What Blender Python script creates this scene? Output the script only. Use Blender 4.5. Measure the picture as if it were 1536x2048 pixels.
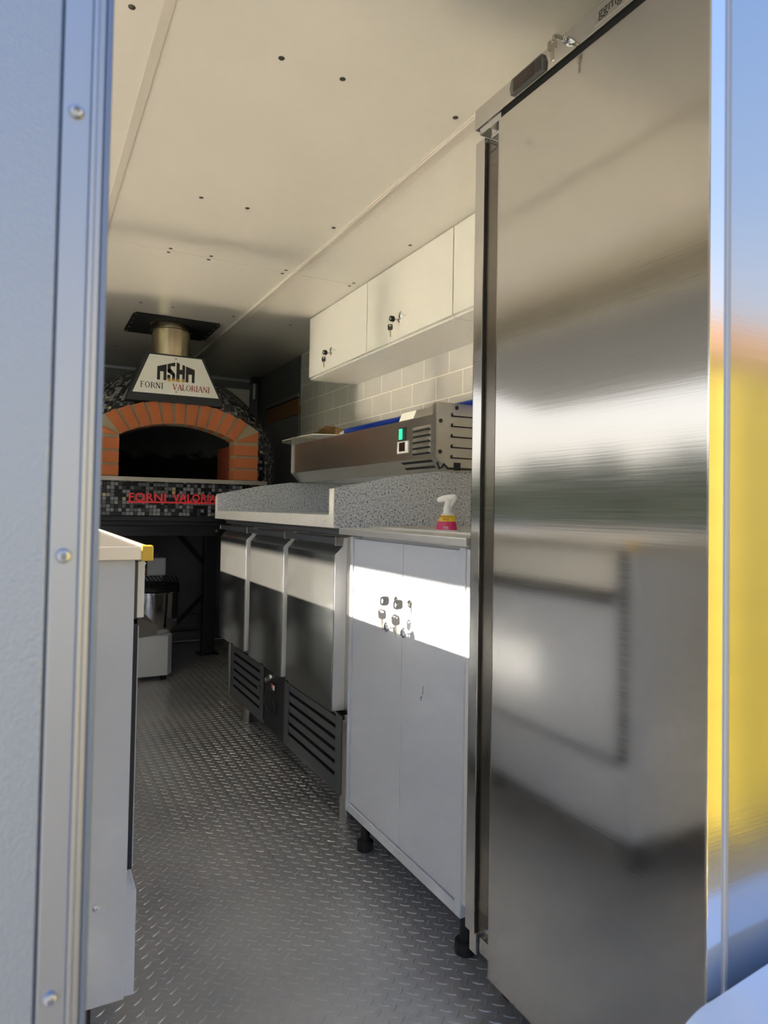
import bpy, bmesh, math, random
from mathutils import Vector, Matrix
random.seed(7)
for o in list(bpy.data.objects):
    bpy.data.objects.remove(o, do_unlink=True)
C = bpy.context.scene.collection
S = bpy.context.scene
PI = math.pi

# ------------------------------------------------------------------ camera
cam_data = bpy.data.cameras.new('camera')
cam = bpy.data.objects.new('camera', cam_data)
C.objects.link(cam)
R_ = Vector((0.88401, -0.46711, 0.01754)); F_ = Vector((0.46706, 0.88385, 0.02570))
F_.normalize(); R_ = (R_ - F_ * R_.dot(F_)).normalized(); U_ = R_.cross(F_)
m = Matrix.Identity(4)
for i in range(3):
    m[i][0], m[i][1], m[i][2] = R_[i], U_[i], -F_[i]
m.translation = (0, 0, 0.96)
cam.matrix_world = m
cam_data.sensor_fit = 'AUTO'; cam_data.sensor_width = 36
cam_data.lens = 36 * 1355.75 / 2048
cam_data.shift_y = -40.44 / 2048
cam_data.clip_start = 0.02
cam_data.dof.use_dof = True
cam_data.dof.focus_distance = 2.6
cam_data.dof.aperture_fstop = 9.0
S.camera = cam

# ------------------------------------------------------------------ light
SUN_DIR = Vector((0.935, -0.143, -0.345))
sun_d = bpy.data.lights.new('sun', 'SUN'); sun_d.energy = 25
sun_d.color = (1.0, 0.90, 0.76); sun_d.angle = math.radians(0.6)
sun = bpy.data.objects.new('sun', sun_d); C.objects.link(sun)
sun.rotation_euler = SUN_DIR.to_track_quat('-Z', 'Y').to_euler()
sun.location = (-6, 3, 5)
W = bpy.data.worlds.new('sky'); S.world = W; W.use_nodes = True
wn = W.node_tree; wn.nodes.clear()
tc = wn.nodes.new('ShaderNodeTexCoord'); sx = wn.nodes.new('ShaderNodeSeparateXYZ')
cr = wn.nodes.new('ShaderNodeValToRGB'); bg = wn.nodes.new('ShaderNodeBackground'); out = wn.nodes.new('ShaderNodeOutputWorld')
wn.links.new(tc.outputs['Generated'], sx.inputs[0]); wn.links.new(sx.outputs['Z'], cr.inputs[0])
e = cr.color_ramp.elements
e[0].position = 0.0; e[0].color = (1.0, 0.92, 0.80, 1)
e[1].position = 0.16; e[1].color = (0.95, 0.95, 0.95, 1)
for p_, c_ in ((0.38, (0.52, 0.69, 1.0, 1)), (0.8, (0.20, 0.42, 0.92, 1))):
    q = e.new(p_); q.color = c_
wn.links.new(cr.outputs[0], bg.inputs[0])
# the sky is brightest round the low sun
dt = wn.nodes.new('ShaderNodeVectorMath'); dt.operation = 'DOT_PRODUCT'; dt.inputs[1].default_value = (-0.96, 0.15, 0.22)
mr_ = wn.nodes.new('ShaderNodeMapRange'); mr_.inputs['From Min'].default_value = -0.1; mr_.inputs['From Max'].default_value = 1.0
pw = wn.nodes.new('ShaderNodeMath'); pw.operation = 'POWER'; pw.inputs[1].default_value = 1.6
ma = wn.nodes.new('ShaderNodeMath'); ma.operation = 'MULTIPLY_ADD'; ma.inputs[1].default_value = 0.7; ma.inputs[2].default_value = 0.95
wn.links.new(tc.outputs['Generated'], dt.inputs[0]); wn.links.new(dt.outputs['Value'], mr_.inputs['Value'])
wn.links.new(mr_.outputs[0], pw.inputs[0]); wn.links.new(pw.outputs[0], ma.inputs[0]); wn.links.new(ma.outputs[0], bg.inputs[1])
wn.links.new(bg.outputs[0], out.inputs[0])
S.view_settings.view_transform = 'Standard'; S.view_settings.look = 'None'
S.view_settings.exposure = 0.2; S.view_settings.gamma = 1.0
S.view_settings.use_curve_mapping = False
cy = S.cycles
cy.use_denoising = True; cy.max_bounces = 14; cy.diffuse_bounces = 7; cy.glossy_bounces = 7
cy.caustics_reflective = True; cy.blur_glossy = 0.0; cy.sample_clamp_indirect = 0

# ------------------------------------------------------------------ materials
def nodes_of(name):
    M = bpy.data.materials.new(name); M.use_nodes = True
    return M, M.node_tree, M.node_tree.nodes['Principled BSDF']

def mat(name, col, rough=0.5, metal=0.0, bump=0.0, bscale=60.0, stretch=(1, 1, 1), vary=0.0, coat=0.0, emit=None, estr=0.0, rvary=0.0):
    M, t, b = nodes_of(name)
    c = (*col, 1.0)
    b.inputs['Base Color'].default_value = c
    b.inputs['Roughness'].default_value = rough
    b.inputs['Metallic'].default_value = metal
    b.inputs['Coat Weight'].default_value = coat
    if emit:
        b.inputs['Emission Color'].default_value = (*emit, 1); b.inputs['Emission Strength'].default_value = estr
    tc = t.nodes.new('ShaderNodeTexCoord'); mp = t.nodes.new('ShaderNodeMapping')
    mp.inputs['Scale'].default_value = stretch
    nz = t.nodes.new('ShaderNodeTexNoise'); nz.inputs['Scale'].default_value = bscale
    nz.inputs['Detail'].default_value = 4
    t.links.new(tc.outputs['Object'], mp.inputs[0]); t.links.new(mp.outputs[0], nz.inputs['Vector'])
    if bump > 0:
        bp = t.nodes.new('ShaderNodeBump'); bp.inputs['Strength'].default_value = bump; bp.inputs['Distance'].default_value = 0.002
        t.links.new(nz.outputs['Fac'], bp.inputs['Height']); t.links.new(bp.outputs[0], b.inputs['Normal'])
    if vary > 0:
        mx = t.nodes.new('ShaderNodeMix'); mx.data_type = 'RGBA'
        mx.inputs['A'].default_value = tuple(max(0, x * (1 - vary)) for x in col) + (1,)
        mx.inputs['B'].default_value = tuple(min(1, x * (1 + vary)) for x in col) + (1,)
        t.links.new(nz.outputs['Fac'], mx.inputs['Factor']); t.links.new(mx.outputs['Result'], b.inputs['Base Color'])
    if rvary > 0:
        mr = t.nodes.new('ShaderNodeMapRange')
        mr.inputs['To Min'].default_value = max(0.02, rough - rvary); mr.inputs['To Max'].default_value = rough + rvary
        t.links.new(nz.outputs['Fac'], mr.inputs['Value']); t.links.new(mr.outputs[0], b.inputs['Roughness'])
    return M

M = {}
M['steel'] = mat('brushed_steel', (0.62, 0.60, 0.57), 0.115, 1.0, 0.012, 6, (1, 1, 60), 0.03, rvary=0.03)
M['steel_jamb'] = mat('steel_jamb', (0.62, 0.64, 0.67), 0.15, 1.0, 0.025, 14, (1, 1, 30), 0.02)
M['steel_dull'] = mat('dull_steel', (0.55, 0.53, 0.49), 0.30, 1.0, 0.04, 40, (1, 1, 10), 0.05)
M['edge_lit'] = mat('lit_door_edge', (0.86, 0.85, 0.84), 0.35, 0.2)  # steel door sides made pale: doorway sky reflection put into the colour
M['steel_door'] = mat('counter_door_steel', (0.34, 0.345, 0.33), 0.20, 0.86, 0.0, 3, (1, 1, 1), 0.05)
M['chrome'] = mat('chrome', (0.85, 0.85, 0.86), 0.08, 1.0)
M['flue'] = mat('heated_flue_steel', (0.62, 0.52, 0.36), 0.2, 1.0, 0.05, 12, (4, 4, 1), 0.15)
M['alu'] = mat('aluminium_profile', (0.44, 0.47, 0.53), 0.38, 0.85, 0.03, 60, (1, 1, 0.2), 0.04)
M['alu_dark'] = mat('anodised_profile', (0.20, 0.25, 0.36), 0.42, 0.7)
M['white_panel'] = mat('ceiling_panel', (0.60, 0.575, 0.515), 0.24, 0.0, 0.02, 4, (1, 1, 1), 0.03)
M['cover_strip'] = mat('ceiling_cover_strip', (0.50, 0.465, 0.41), 0.4)
M['screw_dark'] = mat('dark_screw', (0.10, 0.09, 0.08), 0.35, 0.8)
M['satin'] = mat('satin_steel', (0.78, 0.76, 0.72), 0.38, 0.85, 0.02, 40, (1, 1, 10), 0.03)
M['jamb_strip'] = mat('polished_strip', (0.92, 0.93, 0.95), 0.13, 1.0, 0.02, 14, (1, 1, 30), 0.02)
M['white_cab'] = mat('cabinet_white', (0.62, 0.60, 0.56), 0.38, 0.0, 0.01, 10)
M['grey_cab'] = mat('cabinet_grey', (0.68, 0.70, 0.75), 0.34, 0.0, 0.01, 10)
M['grey_side'] = mat('grey_laminate', (0.60, 0.65, 0.75), 0.45)
M['dark'] = mat('black_steel', (0.022, 0.024, 0.030), 0.42)
M['darkpanel'] = mat('anthracite_panel', (0.13, 0.135, 0.145), 0.4, 0.5)
M['black'] = mat('black_plastic', (0.012, 0.012, 0.014), 0.45)
M['void'] = mat('soot_plate_shade_black', (0.006, 0.006, 0.007), 0.9)  # hearth soot and flue plate; elsewhere painted shade in gaps and slots
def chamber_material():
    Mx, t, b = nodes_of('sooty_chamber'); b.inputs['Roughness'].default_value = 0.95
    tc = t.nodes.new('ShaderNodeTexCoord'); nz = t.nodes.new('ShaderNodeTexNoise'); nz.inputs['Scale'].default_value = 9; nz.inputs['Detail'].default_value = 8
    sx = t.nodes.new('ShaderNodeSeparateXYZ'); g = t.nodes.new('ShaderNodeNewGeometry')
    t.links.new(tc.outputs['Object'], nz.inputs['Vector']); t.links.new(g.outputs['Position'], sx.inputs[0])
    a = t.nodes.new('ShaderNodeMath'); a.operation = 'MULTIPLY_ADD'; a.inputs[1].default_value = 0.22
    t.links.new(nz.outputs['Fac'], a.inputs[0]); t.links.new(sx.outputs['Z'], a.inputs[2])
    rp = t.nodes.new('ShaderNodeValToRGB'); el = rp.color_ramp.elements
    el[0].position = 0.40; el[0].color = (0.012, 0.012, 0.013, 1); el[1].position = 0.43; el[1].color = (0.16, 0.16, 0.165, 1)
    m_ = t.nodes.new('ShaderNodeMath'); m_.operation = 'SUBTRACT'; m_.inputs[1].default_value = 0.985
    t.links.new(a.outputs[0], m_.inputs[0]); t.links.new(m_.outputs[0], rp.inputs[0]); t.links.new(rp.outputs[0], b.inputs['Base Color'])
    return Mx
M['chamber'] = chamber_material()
M['brick'] = mat('red_brick', (0.50, 0.150, 0.052), 0.9, 0.0, 0.8, 220, (1, 1, 1), 0.28)
M['mortar'] = mat('mortar', (0.36, 0.30, 0.20), 0.95, 0.0, 0.5, 300, (1, 1, 1), 0.15)
M['terracotta'] = mat('terracotta', (0.30, 0.055, 0.025), 0.85, 0.0, 0.3, 120)
M['sign_white'] = mat('sign_white', (0.88, 0.86, 0.79), 0.3)
M['red'] = mat('red_letters', (0.92, 0.05, 0.06), 0.35)
M['sign_red'] = mat('sign_red', (0.35, 0.03, 0.02), 0.5)
M['sign_black'] = mat('sign_black', (0.012, 0.012, 0.013), 0.4)
M['gold'] = mat('gold_script', (0.80, 0.50, 0.06), 0.4)
M['stone_sill'] = mat('oven_sill', (0.42, 0.40, 0.36), 0.4, 0.3)
M['white'] = mat('white_plastic', (0.80, 0.80, 0.78), 0.35)
M['offwhite'] = mat('mixer_white', (0.80, 0.83, 0.87), 0.35)
M['yellow'] = mat('yellow_label', (0.85, 0.62, 0.02), 0.4)
M['pink'] = mat('magenta_label', (0.62, 0.02, 0.13), 0.35)
M['yellow_cap'] = mat('yellow_guard', (0.80, 0.52, 0.05), 0.4)
M['beige_top'] = mat('worktop_brushed_steel', (0.90, 0.86, 0.77), 0.32, 0.80, 0.0, 90, (1, 1, 1), 0.04)
_b = M['beige_top'].node_tree.nodes['Principled BSDF']; _b.inputs['Anisotropic'].default_value = 1.0
_t = M['beige_top'].node_tree.nodes.new('ShaderNodeTangent'); _t.direction_type = 'UV_MAP'; _t.uv_map = 'UVMap'
M['beige_top'].node_tree.links.new(_t.outputs[0], _b.inputs['Tangent'])
M['trim_cream'] = mat('worktop_trim', (0.76, 0.72, 0.66), 0.3, 0.5)
M['blue'] = mat('blue_handle', (0.008, 0.05, 0.42), 0.3, 0.4)
M['bristle'] = mat('brown_bristle', (0.16, 0.085, 0.03), 0.9, 0.0, 0.6, 200, (1, 1, 1), 0.4)
M['wood'] = mat('brush_wood', (0.34, 0.19, 0.08), 0.7, 0.0, 0.2, 30, (1, 8, 1), 0.2)
M['wood_dark'] = mat('brown_wood', (0.22, 0.10, 0.02), 0.6, 0.0, 0.1, 20, (1, 6, 1), 0.2)
M['peel'] = mat('peel_aluminium', (0.85, 0.83, 0.78), 0.35, 0.25)
M['green_led'] = mat('green_rocker', (0.02, 0.55, 0.22), 0.3, emit=(0.03, 0.9, 0.35), estr=1.2)
M['display'] = mat('display_dark', (0.03, 0.012, 0.01), 0.15)
M['display_grey'] = mat('thermostat_case', (0.10, 0.10, 0.09), 0.4)
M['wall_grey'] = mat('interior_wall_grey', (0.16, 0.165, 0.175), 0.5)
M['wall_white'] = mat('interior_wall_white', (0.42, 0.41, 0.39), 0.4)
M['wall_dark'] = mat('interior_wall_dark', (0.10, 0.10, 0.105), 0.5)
M['oven_dark'] = mat('oven_black_glass', (0.015, 0.016, 0.018), 0.12)
M['oven_grey'] = mat('oven_grey', (0.05, 0.05, 0.048), 0.4, 0.4)
M['fender'] = mat('fender_pale', (0.72, 0.77, 0.86), 0.5)
M['skip'] = mat('yellow_paint', (0.48, 0.36, 0.05), 0.5, 0.0, 0.1, 3, (0.4, 0.4, 7), 0.45)
M['orange'] = mat('orange_reflection_tone', (0.50, 0.27, 0.13), 0.7, 0.0, 0.2, 3, (1, 1, 1), 0.2)  # tone put in for the orange zone reflected in the jamb
M['grass'] = mat('grass', (0.20, 0.27, 0.08), 0.95, 0.0, 0.3, 3, (1, 1, 1), 0.35)
M['asphalt'] = mat('asphalt', (0.07, 0.072, 0.08), 0.9, 0.0, 0.3, 40, (1, 1, 1), 0.2)
M["paving"] = mat("paving", (0.30, 0.28, 0.25), 0.9, 0.0, 0.2, 8, (1, 1, 1), 0.1)
M['hedge'] = mat('hedge_leaves', (0.16, 0.15, 0.09), 0.95, 0.0, 0.6, 2, (1, 1, 1), 0.5)
M['key_metal'] = mat('key_metal', (0.60, 0.55, 0.45), 0.25, 1.0)
M['rubber'] = mat('black_rubber', (0.015, 0.015, 0.016), 0.6)
M['glass_lid'] = mat('stainless_lid', (0.6, 0.6, 0.58), 0.25, 1.0)
M['ridge'] = mat('grey_gasket', (0.34, 0.36, 0.42), 0.4, 0.5)
M['mark'] = mat('pen_mark', (0.03, 0.03, 0.04), 0.6)

def floor_material():
    Mx, t, b = nodes_of('checker_plate')
    b.inputs['Metallic'].default_value = 0.5
    tc = t.nodes.new('ShaderNodeTexCoord')
    n1 = t.nodes.new('ShaderNodeTexNoise'); n1.inputs['Scale'].default_value = 2.2; n1.inputs['Detail'].default_value = 5
    n2 = t.nodes.new('ShaderNodeTexNoise'); n2.inputs['Scale'].default_value = 160; n2.inputs['Detail'].default_value = 3
    t.links.new(tc.outputs['Object'], n1.inputs['Vector']); t.links.new(tc.outputs['Object'], n2.inputs['Vector'])
    rp = t.nodes.new('ShaderNodeValToRGB')
    rp.color_ramp.elements[0].position = 0.3; rp.color_ramp.elements[0].color = (0.43, 0.435, 0.45, 1)
    rp.color_ramp.elements[1].position = 0.7; rp.color_ramp.elements[1].color = (0.60, 0.60, 0.59, 1)
    t.links.new(n1.outputs['Fac'], rp.inputs[0]); t.links.new(rp.outputs[0], b.inputs['Base Color'])
    mr = t.nodes.new('ShaderNodeMapRange'); mr.inputs['To Min'].default_value = 0.22; mr.inputs['To Max'].default_value = 0.42
    t.links.new(n2.outputs['Fac'], mr.inputs['Value']); t.links.new(mr.outputs[0], b.inputs['Roughness'])
    return Mx
M['floor'] = floor_material()

def granite_material():
    Mx, t, b = nodes_of('speckled_granite')
    b.inputs['Roughness'].default_value = 0.3
    tc = t.nodes.new('ShaderNodeTexCoord')
    n1 = t.nodes.new('ShaderNodeTexNoise'); n1.inputs['Scale'].default_value = 170; n1.inputs['Detail'].default_value = 3
    n1.inputs['Roughness'].default_value = 0.6
    t.links.new(tc.outputs['Object'], n1.inputs['Vector'])
    rp = t.nodes.new('ShaderNodeValToRGB'); el = rp.color_ramp.elements
    el[0].position = 0.35; el[0].color = (0.09, 0.095, 0.105, 1)
    el[1].position = 0.44; el[1].color = (0.50, 0.53, 0.57, 1)
    q = el.new(0.56); q.color = (0.62, 0.65, 0.70, 1); q = el.new(0.66); q.color = (0.80, 0.82, 0.84, 1)
    t.links.new(n1.outputs['Fac'], rp.inputs[0]); t.links.new(rp.outputs[0], b.inputs['Base Color'])
    return Mx
M['granite'] = granite_material()

def granite_edge_material():
    Mx, t, b = nodes_of('lit_granite_edge')  # paler copy of the granite: whitish stone with bounce light painted in
    b.inputs['Roughness'].default_value = 0.4
    tc = t.nodes.new('ShaderNodeTexCoord')
    n1 = t.nodes.new('ShaderNodeTexNoise'); n1.inputs['Scale'].default_value = 230; n1.inputs['Detail'].default_value = 3
    t.links.new(tc.outputs['Object'], n1.inputs['Vector'])
    rp = t.nodes.new('ShaderNodeValToRGB'); el = rp.color_ramp.elements
    el[0].position = 0.30; el[0].color = (0.45, 0.42, 0.36, 1)
    el[1].position = 0.40; el[1].color = (0.80, 0.77, 0.69, 1)
    t.links.new(n1.outputs['Fac'], rp.inputs[0]); t.links.new(rp.outputs[0], b.inputs['Base Color'])
    return Mx
M['granite_edge'] = granite_edge_material()

def tile_material():
    Mx, t, b = nodes_of('grey_wall_tiles')
    b.inputs['Roughness'].default_value = 0.35
    g = t.nodes.new('ShaderNodeNewGeometry'); s = t.nodes.new('ShaderNodeSeparateXYZ'); c = t.nodes.new('ShaderNodeCombineXYZ')
    t.links.new(g.outputs['Position'], s.inputs[0])
    a = t.nodes.new('ShaderNodeMath'); a.operation = 'SUBTRACT'; a.inputs[1].default_value = 3.0115 - 0.1985 * 40
    z = t.nodes.new('ShaderNodeMath'); z.operation = 'SUBTRACT'; z.inputs[1].default_value = 1.520 - 2.0
    t.links.new(s.outputs['Y'], a.inputs[0]); t.links.new(s.outputs['Z'], z.inputs[0])
    t.links.new(a.outputs[0], c.inputs[0]); t.links.new(z.outputs[0], c.inputs[1])
    br = t.nodes.new('ShaderNodeTexBrick')
    br.inputs['Scale'].default_value = 1.0; br.inputs['Brick Width'].default_value = 0.1985; br.inputs['Row Height'].default_value = 0.1
    br.inputs['Mortar Size'].default_value = 0.0022; br.inputs['Mortar Smooth'].default_value = 0.1
    br.inputs['Color1'].default_value = (0.50, 0.48, 0.46, 1); br.inputs['Color2'].default_value = (0.54, 0.52, 0.49, 1)
    br.inputs['Mortar'].default_value = (0.85, 0.80, 0.70, 1)
    t.links.new(c.outputs[0], br.inputs['Vector']); t.links.new(br.outputs['Color'], b.inputs['Base Color'])
    bp = t.nodes.new('ShaderNodeBump'); bp.inputs['Strength'].default_value = 0.4; bp.inputs['Distance'].default_value = 0.002; bp.invert = True
    t.links.new(br.outputs['Fac'], bp.inputs['Height']); t.links.new(bp.outputs[0], b.inputs['Normal'])
    return Mx
M['tiles'] = tile_material()

def mosaic_material():
    Mx, t, b = nodes_of('glass_mosaic')
    uv = t.nodes.new('ShaderNodeUVMap'); uv.uv_map = 'UVMap'
    s = t.nodes.new('ShaderNodeVectorMath'); s.operation = 'SCALE'; s.inputs['Scale'].default_value = 1 / 0.0185
    fl = t.nodes.new('ShaderNodeVectorMath'); fl.operation = 'FLOOR'
    fr = t.nodes.new('ShaderNodeVectorMath'); fr.operation = 'FRACTION'
    wnz = t.nodes.new('ShaderNodeTexWhiteNoise'); wnz.noise_dimensions = '2D'
    t.links.new(uv.outputs[0], s.inputs[0]); t.links.new(s.outputs[0], fl.inputs[0]); t.links.new(s.outputs[0], fr.inputs[0])
    t.links.new(fl.outputs[0], wnz.inputs['Vector'])
    rp = t.nodes.new('ShaderNodeValToRGB'); rp.color_ramp.interpolation = 'CONSTANT'; el = rp.color_ramp.elements
    el[0].position = 0; el[0].color = (0.010, 0.011, 0.014, 1)
    el[1].position = 0.34; el[1].color = (0.05, 0.055, 0.065, 1)
    for p_, c_ in ((0.50, (0.15, 0.165, 0.18, 1)), (0.72, (0.27, 0.285, 0.30, 1)), (0.95, (0.32, 0.32, 0.30, 1)), (0.975, (0.50, 0.45, 0.25, 1))):
        q = el.new(p_); q.color = c_
    t.links.new(wnz.outputs['Value'], rp.inputs[0])
    sx = t.nodes.new('ShaderNodeSeparateXYZ'); t.links.new(fr.outputs[0], sx.inputs[0])
    def edge(sock):
        a = t.nodes.new('ShaderNodeMath'); a.operation = 'SUBTRACT'; a.inputs[1].default_value = 0.5
        b2 = t.nodes.new('ShaderNodeMath'); b2.operation = 'ABSOLUTE'
        t.links.new(sock, a.inputs[0]); t.links.new(a.outputs[0], b2.inputs[0]); return b2
    mx = t.nodes.new('ShaderNodeMath'); mx.operation = 'MAXIMUM'
    t.links.new(edge(sx.outputs['X']).outputs[0], mx.inputs[0]); t.links.new(edge(sx.outputs['Y']).outputs[0], mx.inputs[1])
    gt = t.nodes.new('ShaderNodeMath'); gt.operation = 'GREATER_THAN'; gt.inputs[1].default_value = 0.43
    t.links.new(mx.outputs[0], gt.inputs[0])
    mix = t.nodes.new('ShaderNodeMix'); mix.data_type = 'RGBA'
    t.links.new(gt.outputs[0], mix.inputs['Factor']); t.links.new(rp.outputs[0], mix.inputs['A']); mix.inputs['B'].default_value = (0.012, 0.013, 0.015, 1)
    t.links.new(mix.outputs['Result'], b.inputs['Base Color'])
    rr = t.nodes.new('ShaderNodeMath'); rr.operation = 'MULTIPLY_ADD'; rr.inputs[1].default_value = 0.6; rr.inputs[2].default_value = 0.18
    t.links.new(gt.outputs[0], rr.inputs[0]); t.links.new(rr.outputs[0], b.inputs['Roughness'])
    bp = t.nodes.new('ShaderNodeBump'); bp.inputs['Strength'].default_value = 0.5; bp.inputs['Distance'].default_value = 0.0015; bp.invert = True
    t.links.new(gt.outputs[0], bp.inputs['Height']); t.links.new(bp.outputs[0], b.inputs['Normal'])
    return Mx
M['mosaic'] = mosaic_material()

def emboss_material():
    Mx, t, b = nodes_of('embossed_cladding')
    b.inputs['Base Color'].default_value = (0.36, 0.41, 0.50, 1); b.inputs['Metallic'].default_value = 0.5; b.inputs['Roughness'].default_value = 0.36
    tc = t.nodes.new('ShaderNodeTexCoord'); v = t.nodes.new('ShaderNodeTexVoronoi'); v.inputs['Scale'].default_value = 420
    t.links.new(tc.outputs['Object'], v.inputs['Vector'])
    bp = t.nodes.new('ShaderNodeBump'); bp.inputs['Strength'].default_value = 0.22; bp.inputs['Distance'].default_value = 0.001
    t.links.new(v.outputs['Distance'], bp.inputs['Height']); t.links.new(bp.outputs[0], b.inputs['Normal'])
    return Mx
M['emboss'] = emboss_material()

# ------------------------------------------------------------------ helpers
class MB:
    """collects shapes in world space; build() links them as one mesh object"""
    def __init__(s): s.bm = bmesh.new()
    def box(s, x0, x1, y0, y1, z0, z1, bev=0.0, seg=2):
        r = bmesh.ops.create_cube(s.bm, size=1.0); vs = r['verts']
        for v in vs:
            v.co = Vector(((x0 + x1) / 2 + v.co.x * (x1 - x0), (y0 + y1) / 2 + v.co.y * (y1 - y0), (z0 + z1) / 2 + v.co.z * (z1 - z0)))
        if bev > 0:
            es = list({e for v in vs for e in v.link_edges})
            bmesh.ops.bevel(s.bm, geom=es, offset=bev, segments=seg, profile=0.7, affect='EDGES', clamp_overlap=True)
        return s
    def tube(s, pts, r, seg=10, cap=True):
        pts = [Vector(p) for p in pts]; rings = []
        rad = r if isinstance(r, (list, tuple)) else [r] * len(pts)
        prev = None
        for i, p in enumerate(pts):
            d = (pts[min(i + 1, len(pts) - 1)] - pts[max(i - 1, 0)]).normalized()
            a = prev if prev is not None else (Vector((0, 0, 1)) if abs(d.z) < 0.9 else Vector((1, 0, 0)))
            u = (a - d * a.dot(d)).normalized(); prev = u; w = d.cross(u)
            rings.append([s.bm.verts.new(p + (u * math.cos(t) + w * math.sin(t)) * rad[i]) for t in [2 * PI * k / seg for k in range(seg)]])
        for i in range(len(rings) - 1):
            for k in range(seg):
                s.bm.faces.new((rings[i][k], rings[i][(k + 1) % seg], rings[i + 1][(k + 1) % seg], rings[i + 1][k]))
        if cap:
            s.bm.faces.new(rings[0][::-1]); s.bm.faces.new(rings[-1])
        return s
    def lathe(s, cx, cy, prof, seg=32, ax='z', cz=0.0):
        """prof: list of (radius, height)"""
        rings = []
        for r, h in prof:
            ring = []
            for k in range(seg):
                t = 2 * PI * k / seg; a, b = r * math.cos(t), r * math.sin(t)
                if ax == 'z': co = (cx + a, cy + b, h)
                elif ax == 'x': co = (h, cx + a, cy + b)
                else: co = (cx + a, h, cy + b)
                ring.append(s.bm.verts.new(co))
            rings.append(ring)
        for i in range(len(rings) - 1):
            for k in range(seg):
                s.bm.faces.new((rings[i][k], rings[i][(k + 1) % seg], rings[i + 1][(k + 1) % seg], rings[i + 1][k]))
        s.bm.faces.new(rings[0][::-1]); s.bm.faces.new(rings[-1])
        return s
    def prism(s, poly, a0, a1, axis):
        """poly of 2D points extruded along axis: x -> (y,z), y -> (x,z), z -> (x,y)"""
        def co(p, a):
            return {'x': (a, p[0], p[1]), 'y': (p[0], a, p[1]), 'z': (p[0], p[1], a)}[axis]
        v0 = [s.bm.verts.new(co(p, a0)) for p in poly]; v1 = [s.bm.verts.new(co(p, a1)) for p in poly]
        n = len(poly)
        s.bm.faces.new(v0[::-1]); s.bm.faces.new(v1)
        for i in range(n):
            s.bm.faces.new((v0[i], v0[(i + 1) % n], v1[(i + 1) % n], v1[i]))
        return s
    def build(s, name, material, parent=None, smooth=False, uv=None):
        bmesh.ops.recalc_face_normals(s.bm, faces=s.bm.faces[:])
        if parent is not None:
            r = parent
            off = Vector(r.location)
            while r.parent is not None:
                r = r.parent; off = off + Vector(r.location)
            for v in s.bm.verts: v.co -= off
        else: off = Vector((0, 0, 0))
        if uv:
            L = s.bm.loops.layers.uv.new('UVMap')
            for f in s.bm.faces:
                for l in f.loops: l[L].uv = uv(l.vert.co + off, f.normal)
        me = bpy.data.meshes.new(name); s.bm.to_mesh(me); s.bm.free()
        me.materials.append(material)
        if smooth:
            for p in me.polygons: p.use_smooth = True
            me.set_sharp_from_angle(angle=math.radians(smooth if smooth is not True else 40))
        o = bpy.data.objects.new(name, me); C.objects.link(o)
        if parent is not None: o.parent = parent
        return o

def tag(o, label=None, cat=None, group=None, kind=None):
    if label: o['label'] = label
    if cat: o['category'] = cat
    if group: o['group'] = group
    if kind: o['kind'] = kind
    return o
def thing(name, label, cat, loc, group=None):
    o = bpy.data.objects.new(name, None); C.objects.link(o); o.location = loc; o.empty_display_size = 0.05
    return tag(o, label, cat, group)
def struct(mb, name, material, smooth=False, parent=None):
    o = mb.build(name, material, parent, smooth)
    if parent is None: o['kind'] = 'structure'
    return o
def dup(root, delta, label=None):
    r = root.copy(); C.objects.link(r); r.location = Vector(root.location) + Vector(delta)
    if label: r['label'] = label
    def rec(src, dst):
        for ch in list(src.children):
            c = ch.copy(); C.objects.link(c); c.parent = dst; rec(ch, c)
    rec(root, r); return r
def text(name, body, size, loc, rot, material, parent, extrude=0.0006, align='CENTER', sx=1.0, space=1.0, bold=0.0):
    cu = bpy.data.curves.new(name, 'FONT'); cu.body = body; cu.size = size; cu.extrude = extrude
    cu.align_x = align; cu.space_character = space; cu.materials.append(material)
    cu.offset = bold
    tmp = bpy.data.objects.new(name, cu); C.objects.link(tmp)
    bpy.context.view_layer.update()
    me = bpy.data.meshes.new_from_object(tmp.evaluated_get(bpy.context.evaluated_depsgraph_get()))
    bpy.data.objects.remove(tmp, do_unlink=True); me.name = name
    o = bpy.data.objects.new(name, me); C.objects.link(o)
    off = Vector((0, 0, 0)); r = parent
    while r is not None: off = off + Vector(r.location); r = r.parent
    o.parent = parent; o.location = Vector(loc) - off; o.rotation_euler = rot; o.scale = (sx, 1, 1)
    return o
FRONT = (PI / 2, 0, 0)            # lettering on a face that looks to -y
SIDE = (PI / 2, 0, -PI / 2)       # lettering on a face that looks to -x

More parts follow.
